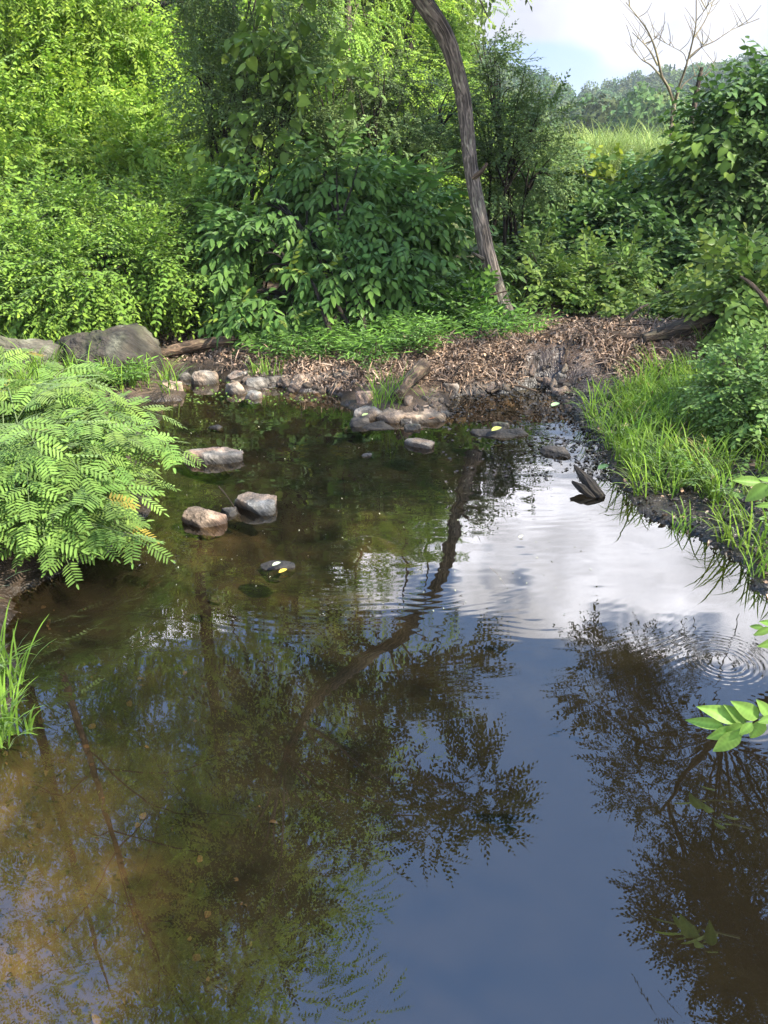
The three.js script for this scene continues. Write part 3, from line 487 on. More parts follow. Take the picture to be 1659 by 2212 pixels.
{
  const woodOpt = { gap: 0.56, gf: 0.95, shell: 0.4, jit: 0.5, droop: 0.2, smin: 0.7, smax: 1.3, tone: 0.35, flat: 0.35, warm: 0.3 };
  const tiers = (cx, z, h0, h1, r, n, seed, per, squash = 0.28) => { const R = rng(seed), o = []; for (let i = 0; i < n; i++) { const t = (i + 0.5) / n, a = i * 2.4 + R(), rr = r * (0.45 + 0.55 * Math.sin(Math.PI * Math.min(1, 0.25 + 0.75 * t))) * (0.6 + 0.5 * R()); o.push(wblob(cx + Math.cos(a) * rr, mixn(h0, h1, t), -z + Math.sin(a) * rr, rr * (0.75 + 0.4 * R()) + 0.6, (rr * squash + 0.35) * (0.8 + 0.5 * R()), rr * 0.7 + 0.5, per)); } return o; };
  const X = (px, z) => (px - CX) / F / 1.092 * z;
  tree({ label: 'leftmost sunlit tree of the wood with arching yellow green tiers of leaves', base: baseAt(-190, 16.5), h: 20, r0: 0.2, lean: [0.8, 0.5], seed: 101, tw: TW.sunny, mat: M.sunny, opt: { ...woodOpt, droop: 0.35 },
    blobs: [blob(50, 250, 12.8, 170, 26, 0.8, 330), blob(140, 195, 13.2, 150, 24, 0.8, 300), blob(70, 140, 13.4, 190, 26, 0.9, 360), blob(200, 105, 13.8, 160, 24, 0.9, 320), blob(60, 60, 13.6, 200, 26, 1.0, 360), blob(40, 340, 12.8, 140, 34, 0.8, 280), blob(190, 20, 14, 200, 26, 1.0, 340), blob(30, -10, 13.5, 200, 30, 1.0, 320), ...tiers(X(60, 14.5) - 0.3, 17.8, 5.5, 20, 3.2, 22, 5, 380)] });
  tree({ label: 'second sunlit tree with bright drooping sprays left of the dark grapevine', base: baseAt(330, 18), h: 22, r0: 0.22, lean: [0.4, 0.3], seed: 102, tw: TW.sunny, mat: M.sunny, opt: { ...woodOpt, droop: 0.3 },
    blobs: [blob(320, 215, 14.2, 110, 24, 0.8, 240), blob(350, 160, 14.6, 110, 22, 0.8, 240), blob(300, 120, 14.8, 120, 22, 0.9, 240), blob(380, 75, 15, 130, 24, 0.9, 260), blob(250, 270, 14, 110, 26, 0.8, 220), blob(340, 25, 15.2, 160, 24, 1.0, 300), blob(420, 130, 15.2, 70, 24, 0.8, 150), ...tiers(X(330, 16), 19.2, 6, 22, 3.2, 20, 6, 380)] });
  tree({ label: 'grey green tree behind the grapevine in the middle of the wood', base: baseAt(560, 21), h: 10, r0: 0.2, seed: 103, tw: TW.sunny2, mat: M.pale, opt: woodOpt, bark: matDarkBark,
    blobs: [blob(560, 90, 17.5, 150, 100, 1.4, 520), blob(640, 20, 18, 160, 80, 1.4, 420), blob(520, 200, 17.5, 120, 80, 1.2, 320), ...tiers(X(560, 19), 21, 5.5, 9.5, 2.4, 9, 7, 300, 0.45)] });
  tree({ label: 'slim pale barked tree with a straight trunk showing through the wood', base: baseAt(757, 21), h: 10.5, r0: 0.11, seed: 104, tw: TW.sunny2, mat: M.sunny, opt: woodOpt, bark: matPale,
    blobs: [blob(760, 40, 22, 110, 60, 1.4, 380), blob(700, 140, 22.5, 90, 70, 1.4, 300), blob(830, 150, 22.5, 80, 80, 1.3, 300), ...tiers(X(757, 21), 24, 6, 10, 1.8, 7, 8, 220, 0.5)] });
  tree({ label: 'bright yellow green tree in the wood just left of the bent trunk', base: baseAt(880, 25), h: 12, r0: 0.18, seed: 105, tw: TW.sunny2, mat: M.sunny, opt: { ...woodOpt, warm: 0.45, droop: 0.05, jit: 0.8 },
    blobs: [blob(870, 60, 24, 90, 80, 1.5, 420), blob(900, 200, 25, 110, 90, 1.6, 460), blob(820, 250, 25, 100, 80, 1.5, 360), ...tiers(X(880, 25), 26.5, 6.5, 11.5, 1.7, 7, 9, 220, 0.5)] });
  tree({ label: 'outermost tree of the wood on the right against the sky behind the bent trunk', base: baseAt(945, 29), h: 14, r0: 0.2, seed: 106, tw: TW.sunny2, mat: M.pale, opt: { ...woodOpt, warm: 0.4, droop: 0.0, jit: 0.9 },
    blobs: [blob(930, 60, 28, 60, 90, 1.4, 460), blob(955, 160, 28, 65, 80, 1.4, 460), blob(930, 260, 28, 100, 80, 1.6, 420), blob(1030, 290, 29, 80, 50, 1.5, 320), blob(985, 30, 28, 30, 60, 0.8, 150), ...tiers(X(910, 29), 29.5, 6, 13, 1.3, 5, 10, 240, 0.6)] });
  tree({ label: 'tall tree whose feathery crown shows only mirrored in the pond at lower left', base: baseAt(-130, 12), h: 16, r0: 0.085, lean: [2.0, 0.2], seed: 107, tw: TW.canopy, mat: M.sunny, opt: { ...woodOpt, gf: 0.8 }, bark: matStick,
    blobs: tiers(-4.8, 12.8, 9, 18, 3.3, 22, 11, 330, 0.35) });
  // small sunlit trees and shrubs between the wood and the stream
  const so = { gap: 0.40, gf: 1.3, shell: 0.4, jit: 0.6, droop: 0.2, tone: 0.25, flat: 0.5, warm: 0.35 };
  shrub({ label: 'sunlit shrub under the leftmost tree of the wood', base: baseAt(60, 12.4), blobs: [blob(40, 400, 12, 150, 70, 0.9, 360), blob(110, 330, 12.5, 120, 60, 0.9, 260), blob(-60, 350, 12, 120, 120, 0.9, 260)], tw: TW.sunny2, mat: M.sunny, seed: 111, opt: so, stem: { r: 0.03 } });
  shrub({ label: 'sunlit shrub with dark forked stems between left shrubs and wood', base: baseAt(310, 12.6), blobs: [blob(300, 330, 12.6, 110, 50, 0.9, 260), blob(390, 380, 12.6, 110, 60, 0.9, 280), blob(260, 410, 12.2, 110, 60, 0.9, 280), blob(350, 250, 13, 80, 40, 0.7, 160)], tw: TW.sunny2, mat: M.sunny, seed: 112, opt: so, stem: { r: 0.032 } });
  shrub({ label: 'sunlit low thicket behind the middle of the wood edge', base: baseAt(600, 14.5), blobs: [blob(560, 360, 14.5, 130, 60, 1, 300), blob(700, 380, 15, 130, 50, 1, 280), blob(840, 390, 16, 120, 45, 1, 240), blob(930, 350, 17, 90, 60, 1, 240)], tw: TW.sunny2, mat: M.sunny, seed: 113, opt: so, stem: { r: 0.03 } });
}
// ---- darker, small leaved shrub trees in front of the wood
{
  const o = { gap: 0.5, gf: 1.7, shell: 0.45, jit: 0.75, droop: 0.0, tone: 0.3, flat: 0.7, warm: 0.15 };
  shrub({ name: 'shrub_tree', category: 'shrub', label: 'blue green small leaved shrub tree hung with a grapevine', base: baseAt(520, 10.6), seed: 121, tw: TW.blue, mat: M.blue, opt: o, stem: { r: 0.035, fork: 5, foot: 0.35 },
    blobs: [blob(470, 180, 10.6, 90, 60, 0.6, 250), blob(560, 240, 10.4, 95, 60, 0.6, 250), blob(490, 290, 10.6, 80, 50, 0.5, 240), blob(620, 170, 10.6, 70, 60, 0.6, 260), blob(540, 110, 10.8, 80, 60, 0.6, 260), blob(640, 280, 10.4, 60, 50, 0.5, 200), blob(440, 90, 10.9, 60, 50, 0.5, 160), blob(600, 20, 11, 100, 60, 0.7, 260), blob(500, -40, 11, 110, 60, 0.7, 240)] });
  shrub({ name: 'shrub_tree', category: 'shrub', label: 'dark small leaved shrub tree with several thin stems left of the bent trunk', base: baseAt(780, 11.2), seed: 122, tw: TW.blue, mat: M.blue, opt: o, stem: { r: 0.03, fork: 5, foot: 0.5 },
    blobs: [blob(740, 250, 11.2, 90, 55, 0.6, 300), blob(850, 270, 11, 95, 60, 0.6, 320), blob(820, 180, 11.3, 80, 50, 0.6, 220), blob(910, 350, 11, 80, 55, 0.6, 260), blob(740, 330, 11, 70, 45, 0.5, 180), blob(960, 240, 11.4, 50, 60, 0.5, 160), blob(690, 190, 11.3, 60, 40, 0.5, 140)] });
  shrub({ name: 'shrub_tree', category: 'shrub', label: 'dark small leaved shrub tree right of the bent trunk with sprigs against the sky', base: baseAt(1090, 11.8), seed: 123, tw: TW.blue, mat: M.blue, opt: { ...o, gap: 0.5 }, stem: { r: 0.03, fork: 6, foot: 0.35 },
    blobs: [blob(1080, 200, 11.75, 45, 60, 0.5, 150), blob(1055, 110, 11.86, 30, 40, 0.4, 60), blob(1110, 300, 11.64, 95, 55, 0.6, 300), blob(1170, 260, 11.53, 50, 35, 0.4, 110), blob(1060, 380, 11.75, 85, 60, 0.6, 280), blob(1150, 370, 11.53, 75, 50, 0.5, 220), blob(1040, 290, 11.86, 60, 60, 0.5, 180)] });
  // wild grapevine: large leaves
  const gv = [blob(610, 100, 9.9, 70, 55, 0.3, 26), blob(680, 170, 9.9, 80, 40, 0.3, 20), blob(470, 300, 9.8, 60, 50, 0.3, 14), blob(590, 250, 9.9, 50, 40, 0.3, 12), blob(590, 40, 10, 70, 50, 0.3, 12)];
  shrub({ name: 'grapevine', category: 'vine', label: 'wild grapevine with broad leaves climbing the blue green shrub tree', base: baseAt(530, 10.2), blobs: gv, tw: TW.vine, mat: M.light, seed: 124, opt: { gap: 0.2, droop: 0.3, jit: 0.9, flat: 0.8, tone: 0.3, smin: 0.6, smax: 1.1 }, stem: { r: 0.014, fork: 1, wob: 0.6 }, singles: 290 });
}
// ---- shrubs along the far bank
{
  const o = { gap: 0.38, gf: 2.2, shell: 0.5, jit: 0.6, droop: 0.2, tone: 0.28, flat: 0.5, warm: 0.22 };
  shrub({ label: 'large mid green shrub with narrow paired leaves above the big boulder', base: hit(150, 715), seed: 131, tw: TW.left, mat: M.left, opt: o, stem: { r: 0.024, fork: 4, foot: 0.3 }, singles: 290,
    blobs: [blob(60, 560, 8.7, 120, 70, 0.6, 480), blob(190, 600, 8.5, 130, 60, 0.6, 520), blob(300, 560, 8.8, 110, 60, 0.6, 460), blob(120, 660, 8.3, 130, 45, 0.4, 380), blob(60, 470, 9.2, 120, 60, 0.6, 380), blob(210, 490, 9.3, 120, 55, 0.6, 380), blob(-60, 620, 8.5, 90, 90, 0.6, 300), blob(340, 610, 8.6, 80, 36, 0.4, 200)] });
  shrub({ label: 'loose feathery shrub with thin bare stems over the leaf litter hollow', base: hit(425, 705), seed: 132, tw: TW.left, mat: M.left, opt: { ...o, gap: 0.44 }, stem: { r: 0.016, fork: 4, foot: 0.22 }, bark: matStick,
    blobs: [blob(400, 540, 9.4, 90, 60, 0.5, 380), blob(440, 620, 9.0, 70, 40, 0.4, 240), blob(370, 460, 9.8, 110, 55, 0.6, 340), blob(470, 490, 9.8, 60, 60, 0.5, 240), blob(270, 672, 8.5, 70, 20, 0.3, 130)] });
  shrub({ label: 'big dark green bush with oval leaves hanging over the bank in the centre', base: hit(720, 735), seed: 133, tw: TW.bush, mat: M.bush, opt: { gap: 0.33, gf: 2.0, shell: 0.4, jit: 0.5, droop: 0.25, tone: 0.26, flat: 0.4, warm: 0.15 }, stem: { r: 0.03, fork: 4, foot: 0.5 }, singles: 297,
    blobs: [blob(560, 560, 9.0, 85, 80, 0.5, 210), blob(660, 500, 9.3, 110, 80, 0.6, 260), blob(790, 470, 9.6, 110, 85, 0.6, 260), blob(600, 660, 8.7, 105, 60, 0.4, 220), blob(740, 600, 9.0, 120, 70, 0.6, 280), blob(870, 560, 9.3, 110, 75, 0.6, 240), blob(960, 590, 9.4, 85, 70, 0.5, 180), blob(720, 390, 9.8, 75, 60, 0.5, 140), blob(580, 430, 9.6, 70, 60, 0.5, 120), blob(780, 670, 8.9, 80, 40, 0.4, 130), blob(540, 705, 8.6, 50, 35, 0.3, 60), blob(900, 470, 9.8, 80, 60, 0.5, 140), blob(950, 660, 9.0, 80, 40, 0.4, 110)] });
  shrub({ name: 'young_shoots', category: 'shoots', label: 'pale yellow green shoots low on the front of the centre bush', base: hit(610, 730).add(V(0, 0, -0.3)), seed: 134, tw: TW.bush, mat: M.yellow, opt: { gap: 0, jit: 0.5, smin: 0.5, smax: 0.75 }, stem: { r: 0.006, fork: 0 },
    blobs: [blob(600, 690, 8.25, 42, 10, 0.1, 5), blob(510, 690, 8.3, 16, 6, 0.1, 2), blob(690, 605, 8.4, 20, 10, 0.1, 2), blob(620, 585, 8.4, 24, 10, 0.1, 2)] });
  shrub({ name: 'leafy_plant', category: 'plant', label: 'low clump of small leaved plants left of the foot of the bent trunk', base: hit(1010, 730), seed: 135, tw: TW.light, mat: M.stilt, opt: { gap: 0.3, tone: 0.3 }, stem: { r: 0.008, fork: 2 }, 
    blobs: [blob(1020, 680, 8.6, 65, 35, 0.3, 130), blob(1060, 710, 8.45, 40, 18, 0.25, 60), blob(950, 690, 8.7, 50, 30, 0.3, 70)] });
  shrub({ label: 'light green weedy shrub just right of the foot of the bent trunk', base: baseAt(1230, 10.2), seed: 136, tw: TW.light, mat: M.light, opt: { gap: 0.36, gf: 2.4, shell: 0.5, jit: 0.7, droop: 0.1, tone: 0.3, flat: 0.6, warm: 0.3 }, stem: { r: 0.014, fork: 4, foot: 0.6 }, singles: 290,
    blobs: [blob(1180, 640, 10.12, 70, 60, 0.45, 230), blob(1260, 620, 10.23, 75, 60, 0.45, 250), blob(1340, 590, 10.35, 65, 45, 0.4, 170), blob(1300, 680, 9.77, 80, 35, 0.35, 170), blob(1150, 580, 10.46, 50, 40, 0.4, 110), blob(1130, 690, 9.89, 40, 30, 0.3, 90)] });
}
// ---- hedge of vines on the right
{
  const o = { gap: 0.34, gf: 1.8, shell: 0.42, jit: 0.55, droop: 0.25, tone: 0.3, flat: 0.45, warm: 0.2 };
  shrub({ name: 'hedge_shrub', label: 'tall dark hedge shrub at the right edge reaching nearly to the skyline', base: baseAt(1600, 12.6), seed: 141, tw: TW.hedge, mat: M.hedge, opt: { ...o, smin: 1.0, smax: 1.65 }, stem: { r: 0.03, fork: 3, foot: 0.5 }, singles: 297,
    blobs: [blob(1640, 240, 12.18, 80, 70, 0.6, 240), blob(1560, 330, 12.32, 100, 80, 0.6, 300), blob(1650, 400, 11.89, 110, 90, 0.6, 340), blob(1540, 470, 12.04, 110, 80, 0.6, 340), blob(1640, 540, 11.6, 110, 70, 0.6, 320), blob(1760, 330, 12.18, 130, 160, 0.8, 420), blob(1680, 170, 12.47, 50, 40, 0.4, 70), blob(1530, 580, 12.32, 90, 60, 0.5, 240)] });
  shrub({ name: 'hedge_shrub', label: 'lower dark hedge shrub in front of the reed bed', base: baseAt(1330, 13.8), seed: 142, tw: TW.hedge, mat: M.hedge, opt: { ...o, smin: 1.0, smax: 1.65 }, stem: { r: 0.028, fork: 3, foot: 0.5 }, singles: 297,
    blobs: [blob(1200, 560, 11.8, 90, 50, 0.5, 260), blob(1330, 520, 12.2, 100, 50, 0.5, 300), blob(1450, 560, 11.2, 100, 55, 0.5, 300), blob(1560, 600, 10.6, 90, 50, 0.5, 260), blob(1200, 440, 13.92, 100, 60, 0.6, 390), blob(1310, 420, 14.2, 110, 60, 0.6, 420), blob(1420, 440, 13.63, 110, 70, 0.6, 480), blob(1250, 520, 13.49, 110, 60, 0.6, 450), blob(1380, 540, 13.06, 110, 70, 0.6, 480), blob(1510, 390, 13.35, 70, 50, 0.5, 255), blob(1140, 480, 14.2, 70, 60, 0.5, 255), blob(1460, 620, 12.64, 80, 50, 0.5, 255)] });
  shrub({ name: 'grapevine', category: 'vine', label: 'broad leaved vine draped over the top of the right hedge', base: baseAt(1500, 12.8), seed: 143, tw: TW.vine, mat: M.light, opt: { gap: 0.2, jit: 0.8, droop: 0.25, flat: 0.7, tone: 0.35, smin: 0.7, smax: 1.25 }, stem: { r: 0.012, fork: 1, wob: 0.5 }, singles: 295,
    blobs: [blob(1540, 345, 12.04, 80, 40, 0.4, 31), blob(1410, 405, 12.6, 70, 30, 0.4, 19), blob(1560, 300, 11.48, 70, 40, 0.4, 19), blob(1530, 520, 11.2, 70, 50, 0.3, 16), blob(1220, 380, 13.44, 60, 30, 0.4, 14), blob(1480, 460, 11.76, 60, 40, 0.3, 14)] });
  shrub({ name: 'grapevine', category: 'vine', label: 'yellowed sunlit vine leaves along the hedge top below the reeds', base: baseAt(1330, 13.8), seed: 144, tw: TW.vine, mat: M.yellow, opt: { gap: 0, jit: 0.8, flat: 0.6, smin: 0.55, smax: 0.95 }, stem: { r: 0.01, fork: 0, wob: 0.4 }, singles: 200,
    blobs: [blob(1310, 352, 13.6, 50, 8, 0.3, 14), blob(1240, 352, 13.6, 40, 10, 0.3, 9), blob(1440, 330, 13.06, 16, 8, 0.2, 4)] });
  shrub({ name: 'leafy_plant', category: 'plant', label: 'upright plant with sun flecked leaves behind the rotten log at the right', base: hit(1570, 705), seed: 145, tw: TW.light, mat: M.light, opt: { gap: 0.25, tone: 0.3, flat: 0.7, warm: 0.5, smin: 0.9, smax: 1.6 }, stem: { r: 0.01, fork: 3 }, singles: 290,
    blobs: [blob(1550, 640, 7.8, 50, 45, 0.3, 90), blob(1610, 650, 7.7, 60, 50, 0.3, 110), blob(1620, 590, 7.8, 40, 25, 0.3, 40)] });
  shrub({ name: 'leafy_plant', category: 'plant', label: 'low weeds at the back of the litter bank between hedge and rotten log', base: hit(1470, 690), seed: 147, tw: TW.light, mat: M.light, opt: { gap: 0.3, gf: 2.4, tone: 0.35, flat: 0.7, warm: 0.3 }, stem: { r: 0.008, fork: 2 },
    blobs: [blob(1420, 655, 9.5, 60, 28, 0.4, 120), blob(1490, 660, 9.2, 60, 26, 0.4, 120), blob(1545, 668, 8.8, 50, 24, 0.35, 90), blob(1380, 690, 9.0, 40, 16, 0.25, 50)] });
  shrub({ label: 'bushy shrub with round glossy leaves on the right bank at the picture edge', base: hit(1600, 905), seed: 146, tw: TW.round, mat: M.glossy, opt: { smin: 0.5, smax: 0.85, gap: 0.34, gf: 3, shell: 0.45, jit: 0.6, droop: 0.1, tone: 0.3, flat: 0.5, warm: 0.15 }, stem: { r: 0.012, fork: 4, foot: 0.3 }, singles: 297,
    blobs: [blob(1600, 810, 5.9, 55, 50, 0.3, 150), blob(1650, 760, 6.2, 50, 40, 0.3, 120), blob(1560, 850, 5.8, 36, 40, 0.22, 90), blob(1650, 850, 5.6, 50, 45, 0.25, 120), blob(1610, 900, 5.5, 50, 22, 0.2, 70)] });
}

// ------------------------------------------------------------------ the bent tree over the stream
{
  const D = 8.8, b = hit(1101, 716); b.y -= 0.05;
  const path = [b, at(1091, 688, D), at(1077, 640, D), at(1050, 535, D), at(1031, 440, D), at(1019, 370, D), at(1011, 300, D), at(1004, 230, D), at(989, 160, D - 0.05), at(960, 75, D - 0.1), at(905, -8, D - 0.15), refl(852, 1385, D - 0.2), refl(775, 1435, D - 0.25), refl(695, 1500, D - 0.3), refl(650, 1560, D - 0.3), refl(610, 1650, D - 0.4)];
  const r = [0.19, 0.118, 0.09, 0.079, 0.075, 0.071, 0.071, 0.074, 0.08, 0.085, 0.09, 0.09, 0.08, 0.07, 0.05, 0.03];
  const rb = (x, y, rx, ry, n, dd = 0) => rblob(x, y, D + dd, rx, ry, 0.7, n);
  const bent = tree({ name: 'bent_tree', label: 'bent tree with furrowed grey brown trunk leaning left over the stream', base: b, path, r0: r, seed: 201, tw: TW.canopy, mat: M.canopy, bark: matBark, opt: { gap: 0.43, gf: 1.5, shell: 0.5, jit: 0.7, droop: 0.15, tone: 0.25, flat: 0.7, above: true }, limbsTo: 16,
    blobs: [rb(960, 1400, 95, 75, 150), rb(1000, 1290, 45, 60, 60, 0.3), rb(860, 1450, 90, 80, 120, -0.4), rb(730, 1560, 110, 90, 170), rb(880, 1600, 90, 80, 120, 0.3), rb(1010, 1690, 100, 80, 150, -0.3), rb(1060, 1740, 60, 50, 70), rb(930, 1770, 80, 50, 90, 0.2), rb(780, 1760, 110, 80, 160, 0.4), rb(640, 1700, 110, 90, 150, -0.3), rb(560, 1560, 80, 100, 110, 0.2), rb(620, 1880, 90, 80, 120), rb(700, 1370, 70, 45, 60, 0.4), rb(540, 1800, 100, 100, 120, 0.5), rb(560, 2020, 110, 90, 130), rb(480, 1930, 120, 100, 120, 0.4), rb(790, 1660, 70, 60, 80, -0.5)] });
  part(bent, 'stub', tube([at(1022, 385, 8.75), at(1042, 368, 8.7), at(1052, 352, 8.7)], [0.028, 0.022, 0.016], { sides: 7, rough: 0.2 }), matLog);
  part(bent, 'stub_001', tube([at(1046, 560, 8.78), at(1030, 552, 8.6), at(1022, 546, 8.5)], [0.024, 0.016, 0.01], { sides: 7, rough: 0.2 }), matBark);
}
// ------------------------------------------------------------------ the tree on the right bank that shows only mirrored in the water
{
  const b = gy(6.4, -9.2), P = (x, y, d) => refl(x, y, d), D = 9.4;
  const path = [b, V(6.1, 1.6, -9.2), P(1760, 1430, 9.3), P(1640, 1530, 9.3), P(1560, 1590, 9.2), P(1490, 1660, 9.0), P(1440, 1740, 8.8)];
  const rb = (x, y, rx, ry, n, d = D) => rblob(x, y, d, rx, ry, 0.5, n);
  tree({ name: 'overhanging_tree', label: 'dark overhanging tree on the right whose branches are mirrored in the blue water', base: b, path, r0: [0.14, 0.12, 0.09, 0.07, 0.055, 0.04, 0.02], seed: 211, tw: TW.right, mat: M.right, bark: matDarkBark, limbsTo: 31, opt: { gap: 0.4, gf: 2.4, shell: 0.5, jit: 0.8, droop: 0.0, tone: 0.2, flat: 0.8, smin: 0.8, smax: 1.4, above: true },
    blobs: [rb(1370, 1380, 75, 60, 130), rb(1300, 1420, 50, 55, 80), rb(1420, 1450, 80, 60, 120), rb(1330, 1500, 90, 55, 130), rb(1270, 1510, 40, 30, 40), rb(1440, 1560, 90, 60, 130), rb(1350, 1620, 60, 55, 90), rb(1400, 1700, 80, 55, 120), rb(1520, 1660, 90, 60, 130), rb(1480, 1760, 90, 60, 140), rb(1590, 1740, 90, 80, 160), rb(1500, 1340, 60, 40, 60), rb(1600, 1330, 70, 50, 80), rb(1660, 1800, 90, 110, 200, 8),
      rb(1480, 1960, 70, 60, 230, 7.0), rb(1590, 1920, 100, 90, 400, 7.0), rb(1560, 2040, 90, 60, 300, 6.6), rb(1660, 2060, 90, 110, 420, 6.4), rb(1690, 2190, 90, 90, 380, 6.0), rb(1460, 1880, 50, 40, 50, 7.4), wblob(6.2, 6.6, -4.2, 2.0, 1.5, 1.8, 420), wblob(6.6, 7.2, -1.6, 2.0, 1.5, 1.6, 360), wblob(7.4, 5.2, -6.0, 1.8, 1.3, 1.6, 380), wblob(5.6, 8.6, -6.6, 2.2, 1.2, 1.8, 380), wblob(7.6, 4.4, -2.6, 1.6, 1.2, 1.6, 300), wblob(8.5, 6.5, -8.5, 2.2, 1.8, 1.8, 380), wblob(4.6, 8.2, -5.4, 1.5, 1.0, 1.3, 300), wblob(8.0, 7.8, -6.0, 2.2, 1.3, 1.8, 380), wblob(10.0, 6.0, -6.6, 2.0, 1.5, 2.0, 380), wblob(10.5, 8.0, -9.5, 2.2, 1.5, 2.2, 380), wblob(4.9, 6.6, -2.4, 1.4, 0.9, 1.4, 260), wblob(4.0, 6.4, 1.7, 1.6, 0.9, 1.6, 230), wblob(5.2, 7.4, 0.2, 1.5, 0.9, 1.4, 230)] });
}
// ------------------------------------------------------------------ dead tree and snag beyond the hedge
{
  const D = 17, A = (x, y, dz = 0) => at(x, y, D + dz), k = pxm(D), b = gy(A(1450, 340).x, -D);
  const root = thing('dead_tree', 'bare pale dead tree standing against the sky behind the hedge', 'dead tree', b);
  const fork = A(1456, 222);
  part(root, 'trunk', tube([b, A(1451, 330), A(1450, 280), A(1455, 235), fork], [5.6 * k, 4.6 * k, 4.2 * k, 3.9 * k, 3.7 * k], { sides: 10, steps: 24, rough: 0.08 }), matDead);
  const L = [[[1457, 228], [1444, 190], [1430, 165], [1421, 125], [1410, 90], [1396, 62], [1374, 32], [1352, 5]], [[1421, 142], [1404, 110], [1391, 95], [1366, 70]], [[1430, 168], [1405, 140], [1385, 128], [1362, 96]], [[1458, 225], [1466, 190], [1480, 150], [1496, 90], [1503, 55], [1504, 0], [1506, -60]],
    [[1487, 125], [1510, 105], [1545, 88], [1580, 65], [1640, 40]], [[1500, 80], [1520, 50], [1540, 5], [1552, -40]], [[1487, 128], [1510, 108], [1530, 85]], [[1460, 215], [1475, 185], [1500, 165], [1518, 160], [1542, 135]], [[1484, 135], [1476, 115], [1450, 100], [1412, 78]], [[1504, 45], [1520, 25], [1532, 8]]];
  const R = rng(5);
  L.forEach((p, i) => {
    const pts = p.map(([x, y], j) => A(x, y, (i % 3 - 1) * 0.12 * j)), r0 = [3, 1.9, 1.9, 2.7, 1.7, 1.5, 1.1, 1.6, 1, 1][i] * k, gs = [tube(pts, [r0, r0 * 0.75, r0 * 0.4, 0.7 * k], { sides: 6 })];
    const c = new THREE.CatmullRomCurve3(pts);
    for (let q = 0; q < 7; q++) { const s = c.getPoint(0.45 + 0.55 * R()), d = V((R() - 0.5) * 1.2, 0.25 + 0.5 * R(), (R() - 0.5) * 0.6).multiplyScalar(0.6); gs.push(tube([s, s.clone().addScaledVector(d, 0.5).add(V(0.03, -0.03, 0)), s.clone().add(d)], [0.8 * k, 0.6 * k, 0.35 * k], { sides: 3, caps: false })); }
    part(root, i ? `branch_${String(i).padStart(3, '0')}` : 'branch', mergeGeometries(gs), matDead);
  });
  const D2 = 15.5, q = pxm(D2), b2 = gy(at(1488, 330, D2).x, -D2), s = thing('snag', 'broken dark snag leaning beside the dead tree', 'dead trunk', b2);
  part(s, 'trunk', tube([b2, at(1494, 260, D2), at(1503, 210, D2), at(1511, 170, D2), at(1516, 145, D2)], [6 * q, 5 * q, 4.6 * q, 4 * q, 3.2 * q], { sides: 9, steps: 30, rough: 0.25 }), matRot);
  part(s, 'branch', tube([at(1512, 172, D2), at(1528, 160, D2), at(1545, 140, D2)], [1.6 * q, 1.2 * q, 0.5 * q], { sides: 5 }), matDead);
}
